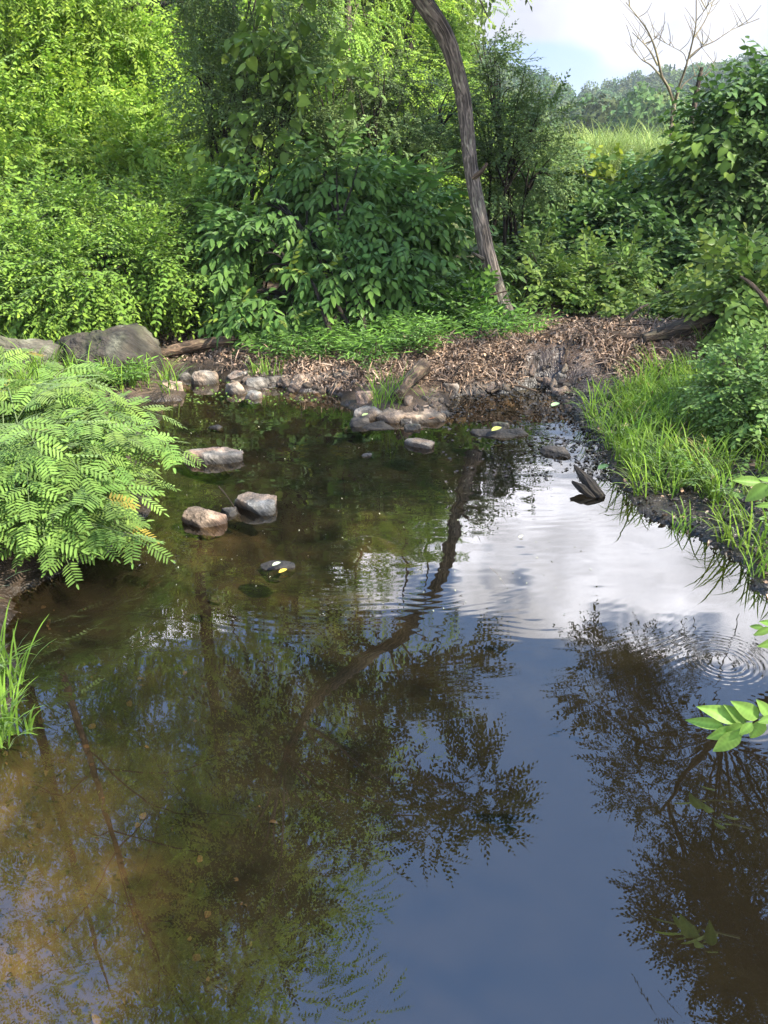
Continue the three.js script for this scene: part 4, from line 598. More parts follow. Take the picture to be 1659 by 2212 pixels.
// ------------------------------------------------------------------ rocks
function rockGeo(seed, w, h, d, { planes = 10, flat = 0.7, soft = 0.02, wet = null, tint = [0.30, 0.25, 0.20], tint2 = [0.22, 0.20, 0.175], moss = 0, det = 36, rot = 0, lichen = 0 } = {}) {
  const R = rng(seed), ps = [];
  for (let i = 0; i < planes; i++) { const u = (R() * 2 - 1), a = R() * 6.283, q = Math.sqrt(1 - u * u); ps.push([V(q * Math.cos(a), u, q * Math.sin(a)), 0.66 + 0.34 * R()]); }
  ps.push([V((R() - 0.5) * 0.3, 1, (R() - 0.5) * 0.3).normalize(), flat]);
  const g0 = new THREE.SphereGeometry(1, det * 2, det), P = g0.attributes.position, pos = [], col = [], uv = [];
  const cr = Math.cos(rot), sr = Math.sin(rot);
  for (let i = 0; i < P.count; i++) {
    const n = V(P.getX(i), P.getY(i), P.getZ(i)).normalize(); let r = 9, r2 = 9;
    for (const [m, dd] of ps) { const c = n.dot(m); if (c > 0.05) { const v = dd / c; if (v < r) { r2 = r; r = v; } else if (v < r2) r2 = v; } }
    r -= soft * Math.exp(-(r2 - r) * 14); r = Math.min(r, 1.35);
    r *= 1 + 0.16 * (fbm(n.x * 2.3 + seed, n.y * 2.3, n.z * 2.3 + 0.37, 4) - 0.5) + 0.06 * (fbm(n.x * 9 + seed, n.y * 9, n.z * 9 + 0.37, 3) - 0.5) - 0.07 * Math.pow(1 - Math.abs(2 * fbm(n.x * 3.1 + seed, n.y * 6.2, n.z * 3.1 + 0.53, 3) - 1), 8);
    const x0 = n.x * r * w / 2, z0 = n.z * r * d / 2, y = n.y * r * h, x = x0 * cr - z0 * sr, z = x0 * sr + z0 * cr;
    pos.push(x, y, z); uv.push((x0 + y * 0.8) * 1.7, (z0 - y * 1.15) * 1.7);
    const k = sstep(0.35, 0.65, fbm(x * 6 + seed, z * 6 + y * 5, 3.3, 4)), v = 0.5 + 0.6 * fbm(x * 14, z * 14 + y * 9, 1.5, 3) + 0.4 * fbm(x * 50 + y * 30, z * 50 + y * 20, 2.5, 2);
    let c = [0, 1, 2].map((q) => mixn(tint[q], tint2[q], k) * v);
    if (lichen) { const l = lichen * sstep(0.5, 0.62, fbm(x * 3.2 + 2, z * 3.2 + y * 2, 6.6, 4)) * sstep(0.15, 0.7, n.y); c = [mixn(c[0], 0.27, l), mixn(c[1], 0.28, l), mixn(c[2], 0.21, l)]; }
    if (moss) { const l = moss * sstep(0.48, 0.62, fbm(x * 7 + 5, z * 7, 2.2, 3)) * sstep(0.3, 0.8, n.y); c = [mixn(c[0], 0.05, l), mixn(c[1], 0.07, l), mixn(c[2], 0.02, l)]; }
    if (wet !== null) { const l = 1 - sstep(wet, wet + 0.025, y + 0.01 * (v - 1)); c = c.map((q) => q * mixn(1, 0.26, l)); }
    col.push(...c);
  }
  { // fit the wanted width, height above its middle and depth
    let X = 0, Y = 0, Z = 0; for (let i = 0; i < pos.length; i += 3) { const a = pos[i] * cr + pos[i + 2] * sr, b = -pos[i] * sr + pos[i + 2] * cr; X = Math.max(X, Math.abs(a)); Y = Math.max(Y, pos[i + 1]); Z = Math.max(Z, Math.abs(b)); }
    const fx = w / 2 / X, fy = h / Y, fz = d / 2 / Z; for (let i = 0; i < pos.length; i += 3) { const a = (pos[i] * cr + pos[i + 2] * sr) * fx, b = (-pos[i] * sr + pos[i + 2] * cr) * fz; pos[i] = a * cr - b * sr; pos[i + 2] = a * sr + b * cr; pos[i + 1] *= fy; }
  }
  const g = geoFrom(pos, Array.from(g0.index.array), col, uv);
  // close the seam's normals
  const N = g.attributes.normal, wseg = det * 2, row = wseg + 1; for (let j = 0; j <= det; j++) { const a = j * row, b = a + wseg; const n = V(N.getX(a) + N.getX(b), N.getY(a) + N.getY(b), N.getZ(a) + N.getZ(b)).normalize(); N.setXYZ(a, n.x, n.y, n.z); N.setXYZ(b, n.x, n.y, n.z); }
  return g;
}
function rock(label, x0, x1, y0, y1, o = {}) {       // placed by the box that it fills in the picture
  const front = hit((x0 + x1) / 2, y1), dist = front.distanceTo(camera.position), k = dist / F, w = (x1 - x0) * k;
  const th = Math.atan2(EYE, Math.hypot(front.x, front.z)), ext = (y1 - y0) * k, dl = Math.min(w * (o.deep ?? 0.7), ext / Math.sin(th) * 0.75), h = clamp((ext - dl * 0.6 * Math.sin(th)) / Math.cos(th), 0.15 * w, 1.1 * w);
  const dir = V(front.x, 0, front.z).normalize(), c = front.clone().addScaledVector(dir, dl * 0.56); c.y = front.y + (o.sink ?? 0);
  const g = rockGeo(o.seed ?? Math.round(x0 * 7 + y0), w * (o.water === false ? 1.14 : 1.32), h * (o.tall ?? (dist > 6.8 ? 0.82 : 0.62)), dl * 1.4, { wet: o.water === false ? null : -c.y + 0.012, ...o });
  g.translate(c.x, c.y, c.z);
  return single('rock', label, 'rock', g, rockMats, V(c.x, front.y, c.z), o.group);
}
const TAN = [0.36, 0.275, 0.21], PINK = [0.40, 0.28, 0.22], GREY = [0.24, 0.225, 0.21], DARK = [0.09, 0.08, 0.07], BLUE = [0.22, 0.225, 0.23];
{
  const big = { water: false, tall: 1.0, planes: 9, det: 44, soft: 0.12, flat: 0.85, tint: [0.058, 0.049, 0.038], tint2: [0.038, 0.034, 0.027], lichen: 0.55, moss: 0.3 };
  const bo = (label, x0, x1, y0, y1, o) => { const r = rock(label, x0, x1, y0, y1, { ...big, ...o }); r.name = numbered('boulder'); r.userData.category = 'boulder'; };
  bo('large smooth dark boulder with a lichen grey top by the inlet', 112, 338, 700, 812, { seed: 31, deep: 0.8 });
  bo('pale lichen covered boulder at the left picture edge behind the fern', -30, 118, 730, 812, { seed: 44, lichen: 0.9, tint: [0.12, 0.11, 0.085], tint2: [0.085, 0.08, 0.063] });
  rock('flat tan slab lying alone in the water, wider than tall', 413, 518, 954, 1003, { seed: 9, tint: PINK, tint2: GREY, flat: 0.6, deep: 0.6, planes: 8 });
  rock('angular grey and tan rock with a pointed right end in mid water', 516, 604, 1055, 1110, { seed: 23, tint: TAN, tint2: BLUE, planes: 9, rot: 0.3 });
  rock('rounded tan rock beside the tip of the fern', 405, 481, 1084, 1142, { seed: 15, tint: PINK, tint2: TAN, planes: 10 });
  rock('small dark grey stone right of the tan rock by the fern', 478, 520, 1088, 1118, { seed: 61, tint: GREY, tint2: DARK });
  rock('low wet flat rock with a fallen yellow leaf, nearly awash', 553, 628, 1212, 1240, { seed: 18, tint: GREY, tint2: DARK, flat: 0.45, deep: 0.5 });
  rock('small peaked tan grey rock alone below the rock spit', 882, 945, 942, 972, { seed: 27, tint: TAN, tint2: GREY, planes: 8 });
  rock('pinkish rock half hidden behind the top of the fern', 218, 288, 908, 945, { seed: 19, tint: PINK, tint2: GREY });
  rock('upright grey rock standing in the inlet right of the boulder', 418, 466, 796, 832, { seed: 33, tint: TAN, tint2: GREY, planes: 9 });
  rock('flat grey stone on the mud spit below the boulder', 350, 398, 819, 842, { seed: 37, tint: GREY, tint2: TAN, flat: 0.5 });
  rock('small dark stone between the boulder and the upright rock', 385, 414, 802, 820, { seed: 39, tint: DARK, tint2: GREY });
  rock('tan stone at the left end of the row of bank rocks', 497, 536, 798, 817, { seed: 41, tint: PINK, tint2: GREY });
  rock('brown stone at the water in front of the left bank rocks', 491, 530, 822, 852, { seed: 43, tint: TAN, tint2: GREY });
  rock('blue grey blocky rock among the left bank rocks', 531, 578, 811, 840, { seed: 47, tint: BLUE, tint2: GREY, planes: 8 });
  rock('little grey stone standing in the water off the left bank rocks', 532, 562, 842, 864, { seed: 51, tint: BLUE, tint2: TAN });
  rock('dark slab rock under the grass left of the largest bank rock', 574, 622, 804, 830, { seed: 53, tint: GREY, tint2: DARK, flat: 0.5 });
  rock('largest bank rock, a smooth grey dome at the water', 613, 694, 801, 843, { seed: 57, tint: TAN, tint2: GREY, soft: 0.1, planes: 9 });
  rock('dark wet rock right of the largest bank rock', 692, 720, 800, 832, { seed: 59, tint: DARK, tint2: GREY });
  rock('dark upright stone under the litter bank', 722, 750, 798, 832, { seed: 62, tint: [0.13, 0.11, 0.09], tint2: DARK });
  rock('weathered brown block above the dark stones of the bank', 746, 798, 796, 826, { seed: 63, tint: [0.2, 0.17, 0.14], tint2: DARK, flat: 0.5 });
  rock('tan stone leaning at the left of the grass tuft', 772, 804, 838, 872, { seed: 67, tint: TAN, tint2: PINK });
  rock('brown sloping rock at the left of the rock spit', 770, 832, 868, 908, { seed: 69, tint: [0.27, 0.21, 0.16], tint2: GREY, planes: 9 });
  rock('dark stone at the left tip of the rock spit', 754, 796, 894, 922, { seed: 71, tint: [0.17, 0.14, 0.11], tint2: DARK });
  rock('ribbed tan rock in the middle of the rock spit', 818, 880, 872, 916, { seed: 73, tint: TAN, tint2: [0.25, 0.2, 0.155] });
  rock('long smooth tan rock at the right end of the rock spit', 862, 958, 868, 914, { seed: 76, tint: [0.33, 0.265, 0.20], tint2: TAN, soft: 0.12, planes: 7, deep: 0.55 });
  rock('low dark flat stone in the water in front of the rock spit', 784, 846, 910, 932, { seed: 79, tint: [0.14, 0.12, 0.1], tint2: DARK, flat: 0.4 });
  rock('small leaf strewn stone in front of the right end of the spit', 878, 914, 908, 930, { seed: 81, tint: GREY, tint2: DARK, moss: 0.6 });
  rock('small tan wedge between the two large spit rocks', 858, 888, 896, 918, { seed: 83, tint: TAN, tint2: GREY });
  rock('grey stone right of the long spit rock', 950, 974, 886, 904, { seed: 85, tint: BLUE, tint2: DARK });
  rock('rounded grey rock under the litter bank right of the driftwood', 953, 996, 820, 850, { seed: 87, tint: GREY, tint2: TAN, soft: 0.12 });
  rock('brown grey rock at the shore below the bent tree', 1034, 1078, 820, 846, { seed: 89, tint: [0.2, 0.17, 0.15], tint2: DARK });
  rock('small round pale stone in the grass at the edge of the black mud', 1203, 1232, 801, 824, { seed: 91, tint: [0.26, 0.25, 0.23], tint2: GREY, soft: 0.14, planes: 6, water: false });
  rock('wide flat dark rock with a pale leaf below the reflected trunk', 1028, 1108, 923, 947, { seed: 93, tint: [0.19, 0.165, 0.14], tint2: DARK, flat: 0.45, deep: 0.5 });
  rock('mossy knob behind the wide flat dark rock', 1068, 1104, 904, 928, { seed: 95, tint: GREY, tint2: DARK, moss: 0.7 });
  rock('black wedge rock at the right of the wide flat dark rock', 1092, 1134, 922, 944, { seed: 97, tint: DARK, tint2: [0.05, 0.045, 0.04] });
  rock('dark brown leaf spotted rock alone in the bright reflection', 1176, 1228, 962, 987, { seed: 99, tint: [0.12, 0.10, 0.085], tint2: DARK, planes: 8 });
  rock('tiny pale stone chip breaking the dark water', 783, 801, 977, 988, { seed: 103, tint: [0.4, 0.4, 0.42], tint2: BLUE, det: 12 });
  rock('small grey stone in the dark water left of centre', 455, 482, 915, 928, { seed: 105, tint: GREY, tint2: DARK, det: 12 });
  rock('small slate stone in the water above the sandy shallows', 452, 482, 1288, 1302, { seed: 107, tint: BLUE, tint2: GREY, det: 12, flat: 0.4 });
}
{ // gravel between the rocks
  const R = rng(611), l = []; for (let k = 0; k < 20000 && l.length < 420; k++) { const p = G(330 + R() * 900, 806 + R() * 130), sd = shoreDist(p.x, p.z); if (Math.abs(sd) > 0.16 * (0.3 + R()) || vnoise(p.x * 3, p.z * 3, 2) < 0.42) continue; const s = 0.012 + 0.05 * Math.pow(R(), 2.5), v = 0.5 + 0.9 * R(); l.push({ m: new THREE.Matrix4().compose(V(p.x, groundY(p.x, p.z) + s * 0.2, p.z), new THREE.Quaternion().setFromEuler(new THREE.Euler(R() * 0.6, R() * 6.28, R() * 0.6)), V(s, s, s)), c: C(v, v * (0.92 + 0.1 * R()), v * 0.95) }); }
  { const b = []; for (let k = 0; k < 150; k++) { const p = G(-80 + 800 * R() * R(), 1290 + R() * 950); if (shoreDist(p.x, p.z) > -0.04) continue; const s = 0.005 + 0.016 * Math.pow(R(), 3), v = 0.5 + 0.6 * R(); b.push({ m: new THREE.Matrix4().compose(V(p.x, groundY(p.x, p.z) + s * 0.1, p.z), new THREE.Quaternion().setFromEuler(new THREE.Euler(R() * 0.6, R() * 6.28, R() * 0.6)), V(s, s, s)), c: C(v, v * 0.9, v * 0.75) }); } copies('pebbles', rockGeo(78, 2, 0.6, 1.5, { det: 9, tint: GREY, tint2: TAN }), rockMats, b, null, 'pebbles on the shallow bed at the left', 'pebbles'); }
  copies('gravel', rockGeo(77, 2, 0.6, 1.5, { det: 9, tint: GREY, tint2: TAN }), rockMats, l, null, 'loose gravel and small stones between the rocks of the far shore', 'gravel');
}
// ------------------------------------------------------------------ logs, driftwood and sticks
function onGround(x, y, up) { const p = hit(x, y); p.y += up; return p; }
function logThing(name, label, category, pts, radii, mat, o = {}) { return single(name, label, category, tube(pts, radii, { sides: 10, steps: 26, rough: 0.14, seed: pts[0].x * 10, ...o }), mat, pts[0].clone()); }
logThing('log', 'smooth barked log lying across the leaf litter hollow', 'log', [onGround(338, 776, 0.05), onGround(400, 772, 0.1), onGround(470, 762, 0.11), onGround(545, 752, 0.1)], [0.045, 0.06, 0.055, 0.04], matLog, { rough: 0.08 });
logThing('driftwood', 'stubby weathered driftwood propped on the rock spit', 'driftwood', [onGround(862, 880, 0.10), onGround(885, 852, 0.13), onGround(916, 822, 0.14)], [0.05, 0.055, 0.07], matLog, { rough: 0.3 });
logThing('log', 'rotten grey log with flaking wood at the right behind the bushy shrub', 'log', [onGround(1385, 750, 0.08), onGround(1460, 742, 0.14), onGround(1540, 728, 0.17), onGround(1640, 712, 0.18)], [0.05, 0.08, 0.09, 0.085], matRot, { rough: 0.35, steps: 50 });
logThing('log', 'curved bare limb on the litter left of the rotten log', 'branch', [onGround(1298, 728, 0.05), onGround(1340, 738, 0.06), onGround(1390, 744, 0.06)], [0.02, 0.035, 0.04], matStick);
logThing('branch', 'stout dead limb at the foot of the bent tree', 'branch', [onGround(985, 738, 0.03), onGround(1040, 740, 0.07), onGround(1090, 732, 0.1), onGround(1100, 706, 0.1)], [0.02, 0.045, 0.05, 0.03], matRot);
logThing('branch', 'arching dead branch entering from the right picture edge', 'branch', [at(1600, 597, 7.4), at(1625, 615, 7.3), at(1665, 665, 7.1), at(1700, 730, 7.0)], [0.012, 0.018, 0.022, 0.026], matStick);
const sticks = [
  ['pale broken stick slanting up the litter behind the largest bank rock', [[668, 798, 0.03], [700, 776, 0.09], [735, 756, 0.12]], 0.022], ['long straight stick along the foot of the litter bank', [[958, 808, 0.04], [1030, 814, 0.05], [1110, 822, 0.03]], 0.012],
  ['curved stick poking out above the litter ridge near the weedy shrub', [[1335, 722, 0.08], [1365, 712, 0.16], [1395, 698, 0.2]], 0.02], ['forked twig at the litter crest by the bent trunk', [[1160, 735, 0.05], [1205, 728, 0.08], [1260, 718, 0.14]], 0.012],
  ['thin stick lying down the slope of the litter bank', [[1220, 772, 0.04], [1240, 742, 0.08], [1262, 722, 0.12]], 0.009], ['pale straight twig on the right end of the litter bank', [[1318, 770, 0.03], [1345, 750, 0.05], [1372, 738, 0.06]], 0.01],
  ['thin twig lying across the black mud on the right', [[1310, 900, 0.02], [1340, 918, 0.02], [1372, 938, 0.02]], 0.006], ['slender twig standing against the litter face', [[1219, 795, 0.02], [1221, 770, 0.1], [1214, 748, 0.14]], 0.006],
  ['thin stick crossing the mid slope of the litter bank', [[1130, 800, 0.03], [1075, 790, 0.05], [1020, 765, 0.1]], 0.008], ['knotted root end lying on the litter left of the rotten log', [[1235, 735, 0.05], [1290, 744, 0.06], [1330, 742, 0.04]], 0.014],
  ['thin pale twig caught across the small dark grey stone', [[475, 1076, 0.08], [495, 1098, 0.07], [520, 1116, 0.0]], 0.004], ['thin pale twig afloat in the mirrored canopy', [[1058, 1226, 0.0], [1076, 1245, 0.006], [1092, 1265, 0.0]], 0.004],
  ['bent root at the dark shore below the litter bank', [[1060, 852, 0.02], [1100, 842, 0.05], [1160, 850, 0.02]], 0.014], ['horizontal bare twig sticking out left of the bent trunk', [[1020, 645, 0, 8.5], [1055, 638, 0, 8.4], [1098, 628, 0, 8.4]], 0.01],
  ['bare grey stem hanging inside the lower centre bush', [[610, 698, 0, 8.9], [630, 665, 0, 8.9], [640, 640, 0, 9.1]], 0.03], ['second bare limb sloping inside the centre bush', [[618, 700, 0, 8.8], [655, 682, 0, 8.85], [690, 668, 0, 9.0]], 0.018],
  ['dry upright twig leaning in front of the weedy shrub', [[1225, 710, 0, 8.3], [1215, 690, 0, 8.3], [1205, 668, 0, 8.3]], 0.006]];
sticks.forEach(([label, p, r], i) => { const pts = p.map(([x, y, u, d]) => d ? at(x, y, d) : onGround(x, y, u)); single('stick', label, 'stick', tube(pts, [r, r * 0.85, r * 0.6], { sides: 6, rough: 0.15, seed: i, steps: 10 }), i % 3 === 1 ? matLog : matStick, pts[0].clone()); });
function shard(label, pts, r) { const p = pts.map(([x, y, u]) => G(x, y, u)); const g = tube(p, r, { sides: 7, steps: 22, rough: 0.45, seed: pts[0][0] }); single('driftwood', label, 'driftwood', g, matWet, p[0].clone()); }
shard('longer jagged dark driftwood shard pointing out of the bright water', [[1300, 1075, 0.0], [1275, 1048, 0.05], [1254, 1022, 0.09], [1240, 1004, 0.13]], [0.03, 0.045, 0.025, 0.006]);
shard('shorter dark driftwood shard left of the longer jagged one', [[1285, 1078, -0.01], [1258, 1056, 0.035], [1236, 1040, 0.06]], [0.012, 0.028, 0.008]);
// ------------------------------------------------------------------ leaf litter, mud crumbs, fallen leaves
{
  const dry = new THREE.MeshPhysicalMaterial({ color: C(0.33, 0.24, 0.172), roughness: 0.9, vertexColors: true, side: THREE.DoubleSide }); dry.name = 'dry_leaf';
  const lg = leafGeo(0.085, 0.05, { fold: 0.5, curl: 0.4 }), lg2 = leafGeo(0.13, 0.012, { fold: 0.3, curl: 0.5 });
  const lay = (n, seed, place, y0 = 0.03, sm = [0.2, 0.58]) => { const R = rng(seed), out = []; for (let i = 0, k = 0; i < n && k < n * 20; k++) { const q = place(R); if (!q) continue; i++; const [x, z] = q, v = 0.3 + 1.2 * R() * R() + 0.2 * R(), w = R(); const s = mixn(sm[0], sm[1], R()); out.push({ m: new THREE.Matrix4().compose(V(x, groundY(x, z) + R() * y0, z), new THREE.Quaternion().setFromEuler(new THREE.Euler((R() - 0.5) * 2, R() * 6.28, (R() - 0.5) * 2)), V(s, s, s)), c: C(v * (0.95 + 0.2 * w), v, v * (1.05 - 0.2 * w)) }); } return out; };
  const onRidge = (R) => { const i = Math.floor(R() * (ridge.length - 1)), t = R(), x = mixn(ridge[i][0], ridge[i + 1][0], t) + (R() - 0.5) * 0.5, z = mixn(ridge[i][1], ridge[i + 1][1], t) + (R() + R() - 0.8) * 0.62; const l = land(x, z); return l.sd > 0.03 && l.rd < 0.7 * (0.5 + R()) && !(x > 1.3 && l.sd < 0.5) ? [x, z] : null; };
  copies('leaf_litter', lg, dry, lay(21000, 301, onRidge, 0.06, [0.15, 0.5]), null, 'brown dry leaves heaped along the bank below the bent tree', 'leaf litter');
  copies('leaf_litter', lg2, dry, lay(24000, 302, onRidge, 0.08, [0.25, 0.95]), null, 'dry stalks and leaf shreds mixed into the litter bank', 'leaf litter');
  const tw1 = tube([V(-0.1, 0, 0), V(-0.03, 0.008, 0.006), V(0.05, -0.004, -0.008), V(0.11, 0.006, 0.004)], [0.0035, 0.003, 0.002], { sides: 4, steps: 6, caps: false });
  copies('twig_litter', tw1, matStick, lay(520, 309, onRidge, 0.09, [0.5, 1.9]), null, 'thin dead twigs strewn over the litter bank', 'twigs');
  const hollow = hit(450, 735); copies('leaf_litter', lg, dry, lay(4200, 303, (R) => { const x = hollow.x + (R() - 0.5) * 1.9, z = hollow.z + (R() - 0.6) * 1.5; return land(x, z).sd > 0.02 ? [x, z] : null; }), null, 'dry leaves in the hollow behind the log and boulder', 'leaf litter');
  copies('leaf_litter', lg, dry, lay(5000, 310, (R) => { const p = hit(1150 + R() * 430, 692 + R() * 50); return [p.x, p.z]; }, 0.03), null, 'dry leaves on the bare ground behind the litter bank at the right', 'leaf litter');
  const sunk = new THREE.MeshStandardMaterial({ color: C(0.10, 0.07, 0.04), roughness: 0.9, vertexColors: true, side: THREE.DoubleSide });
  copies('sunken_leaves', lg, sunk, lay(110, 311, (R) => { const p = G(-60 + 700 * R() * R(), 1330 + R() * 900); return shoreDist(p.x, p.z) < -0.05 ? [p.x, p.z] : null; }, 0.004, [0.1, 0.42]), null, 'dead leaves sunk on the shallow bed at the left', 'leaf litter');
  copies('leaf_litter', lg, dry, lay(900, 304, (R) => { const x = 0.9 + R() * 3.2, z = -3.4 - R() * 4.4; return land(x, z).sd > 0.5 ? [x, z] : null; }, 0.01, [0.3, 0.8]), null, 'scattered dead leaves on the soil of the right bank', 'leaf litter');
  const crumb = new THREE.MeshStandardMaterial({ color: C(0.03, 0.025, 0.02), roughness: 0.5, vertexColors: true, side: THREE.DoubleSide });
  const cg = leafGeo(0.03, 0.018, { fold: 0.6, curl: 0.5 });
  copies('mud_crumbs', cg, crumb, lay(4600, 305, (R) => { const x = 0.6 + R() * 2.6, z = -3.2 - R() * 4.6, l = land(x, z); return l.sd > -0.02 && l.sd < 0.9 && R() > l.sd * 0.7 ? [x, z] : null; }, 0.012, [0.3, 1.3]), null, 'black mud crumbs and rotted leaf bits on the right shore', 'mud');
  copies('leaf_litter', lg, dry, lay(420, 312, (R) => { const x = 0.6 + R() * 2.8, z = -3.2 - R() * 4.6, l = land(x, z); return l.sd > 0 && l.sd < 0.8 ? [x, z] : null; }, 0.008, [0.15, 0.6]), null, 'dead leaf scraps on the black mud of the right shore', 'leaf litter');
  // bits afloat near the shores
  const fl = (n, seed, place, s) => { const R = rng(seed), out = []; for (let i = 0, k = 0; i < n && k < n * 30; k++) { const q = place(R); if (!q) continue; i++; const sc = s * (0.3 + R()), v = 0.4 + R(); out.push({ m: new THREE.Matrix4().compose(V(q[0], 0.004, q[1]), new THREE.Quaternion().setFromEuler(new THREE.Euler((R() - 0.5) * 0.2, R() * 6.28, (R() - 0.5) * 0.2)), V(sc, sc, sc)), c: C(v, v, v) }); } return out; };
  copies('floating_debris', cg, crumb, fl(900, 306, (R) => { const p = G(960 + R() * 380, 850 + R() * 190), sd = shoreDist(p.x, p.z); return sd < 0 && R() < Math.exp(sd / 0.16) * 1.2 + 0.03 ? [p.x, p.z] : null; }, 1.3), null, 'dark scraps floating along the muddy right shore', 'debris');
  const mote = new THREE.MeshStandardMaterial({ color: C(0.4, 0.4, 0.25), roughness: 0.7, vertexColors: true, side: THREE.DoubleSide });
  copies('floating_debris', cg, mote, fl(160, 307, (R) => { const p = G(380 + R() * 900, 850 + R() * 480), sd = shoreDist(p.x, p.z); return sd < -0.03 ? [p.x, p.z] : null; }, 0.3), null, 'tiny pale motes on the dark water', 'debris');
  copies('floating_debris', cg, M.light, fl(150, 308, (R) => { const p = G(400 + R() * 560, 815 + R() * 60), sd = shoreDist(p.x, p.z); return sd < 0.02 ? [p.x, p.z] : null; }, 1.1), null, 'small green leaves floating along the rocky far shore', 'debris');
  const fallen = (label, x, y, len, col, up = 0.01, water = true, tilt = 0.15, yaw = 0.6) => { const p = water ? G(x, y, up) : onGround(x, y, up); const m = new THREE.MeshPhysicalMaterial({ color: C(...col), roughness: 0.8, vertexColors: true, side: THREE.DoubleSide }); const g = leafGeo(len, len * 0.55, { fold: 0.25, curl: 0.1, wide: 0.4, blunt: 1 }); g.applyMatrix4(new THREE.Matrix4().makeRotationFromEuler(new THREE.Euler(tilt, yaw, tilt))); g.translate(p.x, p.y, p.z); single('fallen_leaf', label, 'leaf', g, m, p.clone()); };
  fallen('small yellow leaf on the edge of the flat awash rock', 602, 1237, 0.05, [0.62, 0.42, 0.05], 0.012); fallen('pale leaf in the middle of the flat awash rock', 588, 1222, 0.05, [0.35, 0.38, 0.25], 0.045);
  fallen('orange brown leaf at the right tip of the rock spit', 925, 905, 0.10, [0.55, 0.2, 0.08], 0.03); fallen('yellow green leaf on the wide flat dark rock', 1062, 931, 0.10, [0.42, 0.42, 0.10], 0.055);
  fallen('green leaf in front of the spit rocks', 832, 902, 0.08, [0.25, 0.38, 0.1], 0.03); fallen('light green leaf beside the dark stone of the spit', 782, 898, 0.06, [0.32, 0.42, 0.15], 0.07);
  fallen('curled tan leaf on the black mud of the right bank', 1554 - 216, 934, 0.09, [0.5, 0.36, 0.2], 0.02, false, 0.4); fallen('pale torn leaf on the mud near the round stone', 1205, 852, 0.10, [0.5, 0.42, 0.28], 0.015, false); fallen('light green leaf lying on the shore mud', 1190, 880, 0.10, [0.3, 0.42, 0.2], 0.01, false);
  fallen('orange leaf floating by the upright rock', 446, 827, 0.05, [0.7, 0.25, 0.05], 0.01); fallen('dark green leaf floating beside the driftwood shards', 1292, 1014, 0.1, [0.06, 0.12, 0.04], 0.008); fallen('brown leaf on the mud below the grass', 1480, 1042, 0.05, [0.5, 0.33, 0.2], 0.015, false);
  fallen('yellow speck of a leaf on the open bright water', 1121, 1161, 0.03, [0.6, 0.6, 0.3], 0.005); fallen('tan leaf lying in the grass of the right bank', 1705 - 20, 1050, 0.09, [0.5, 0.33, 0.2], 0.02, false);
}
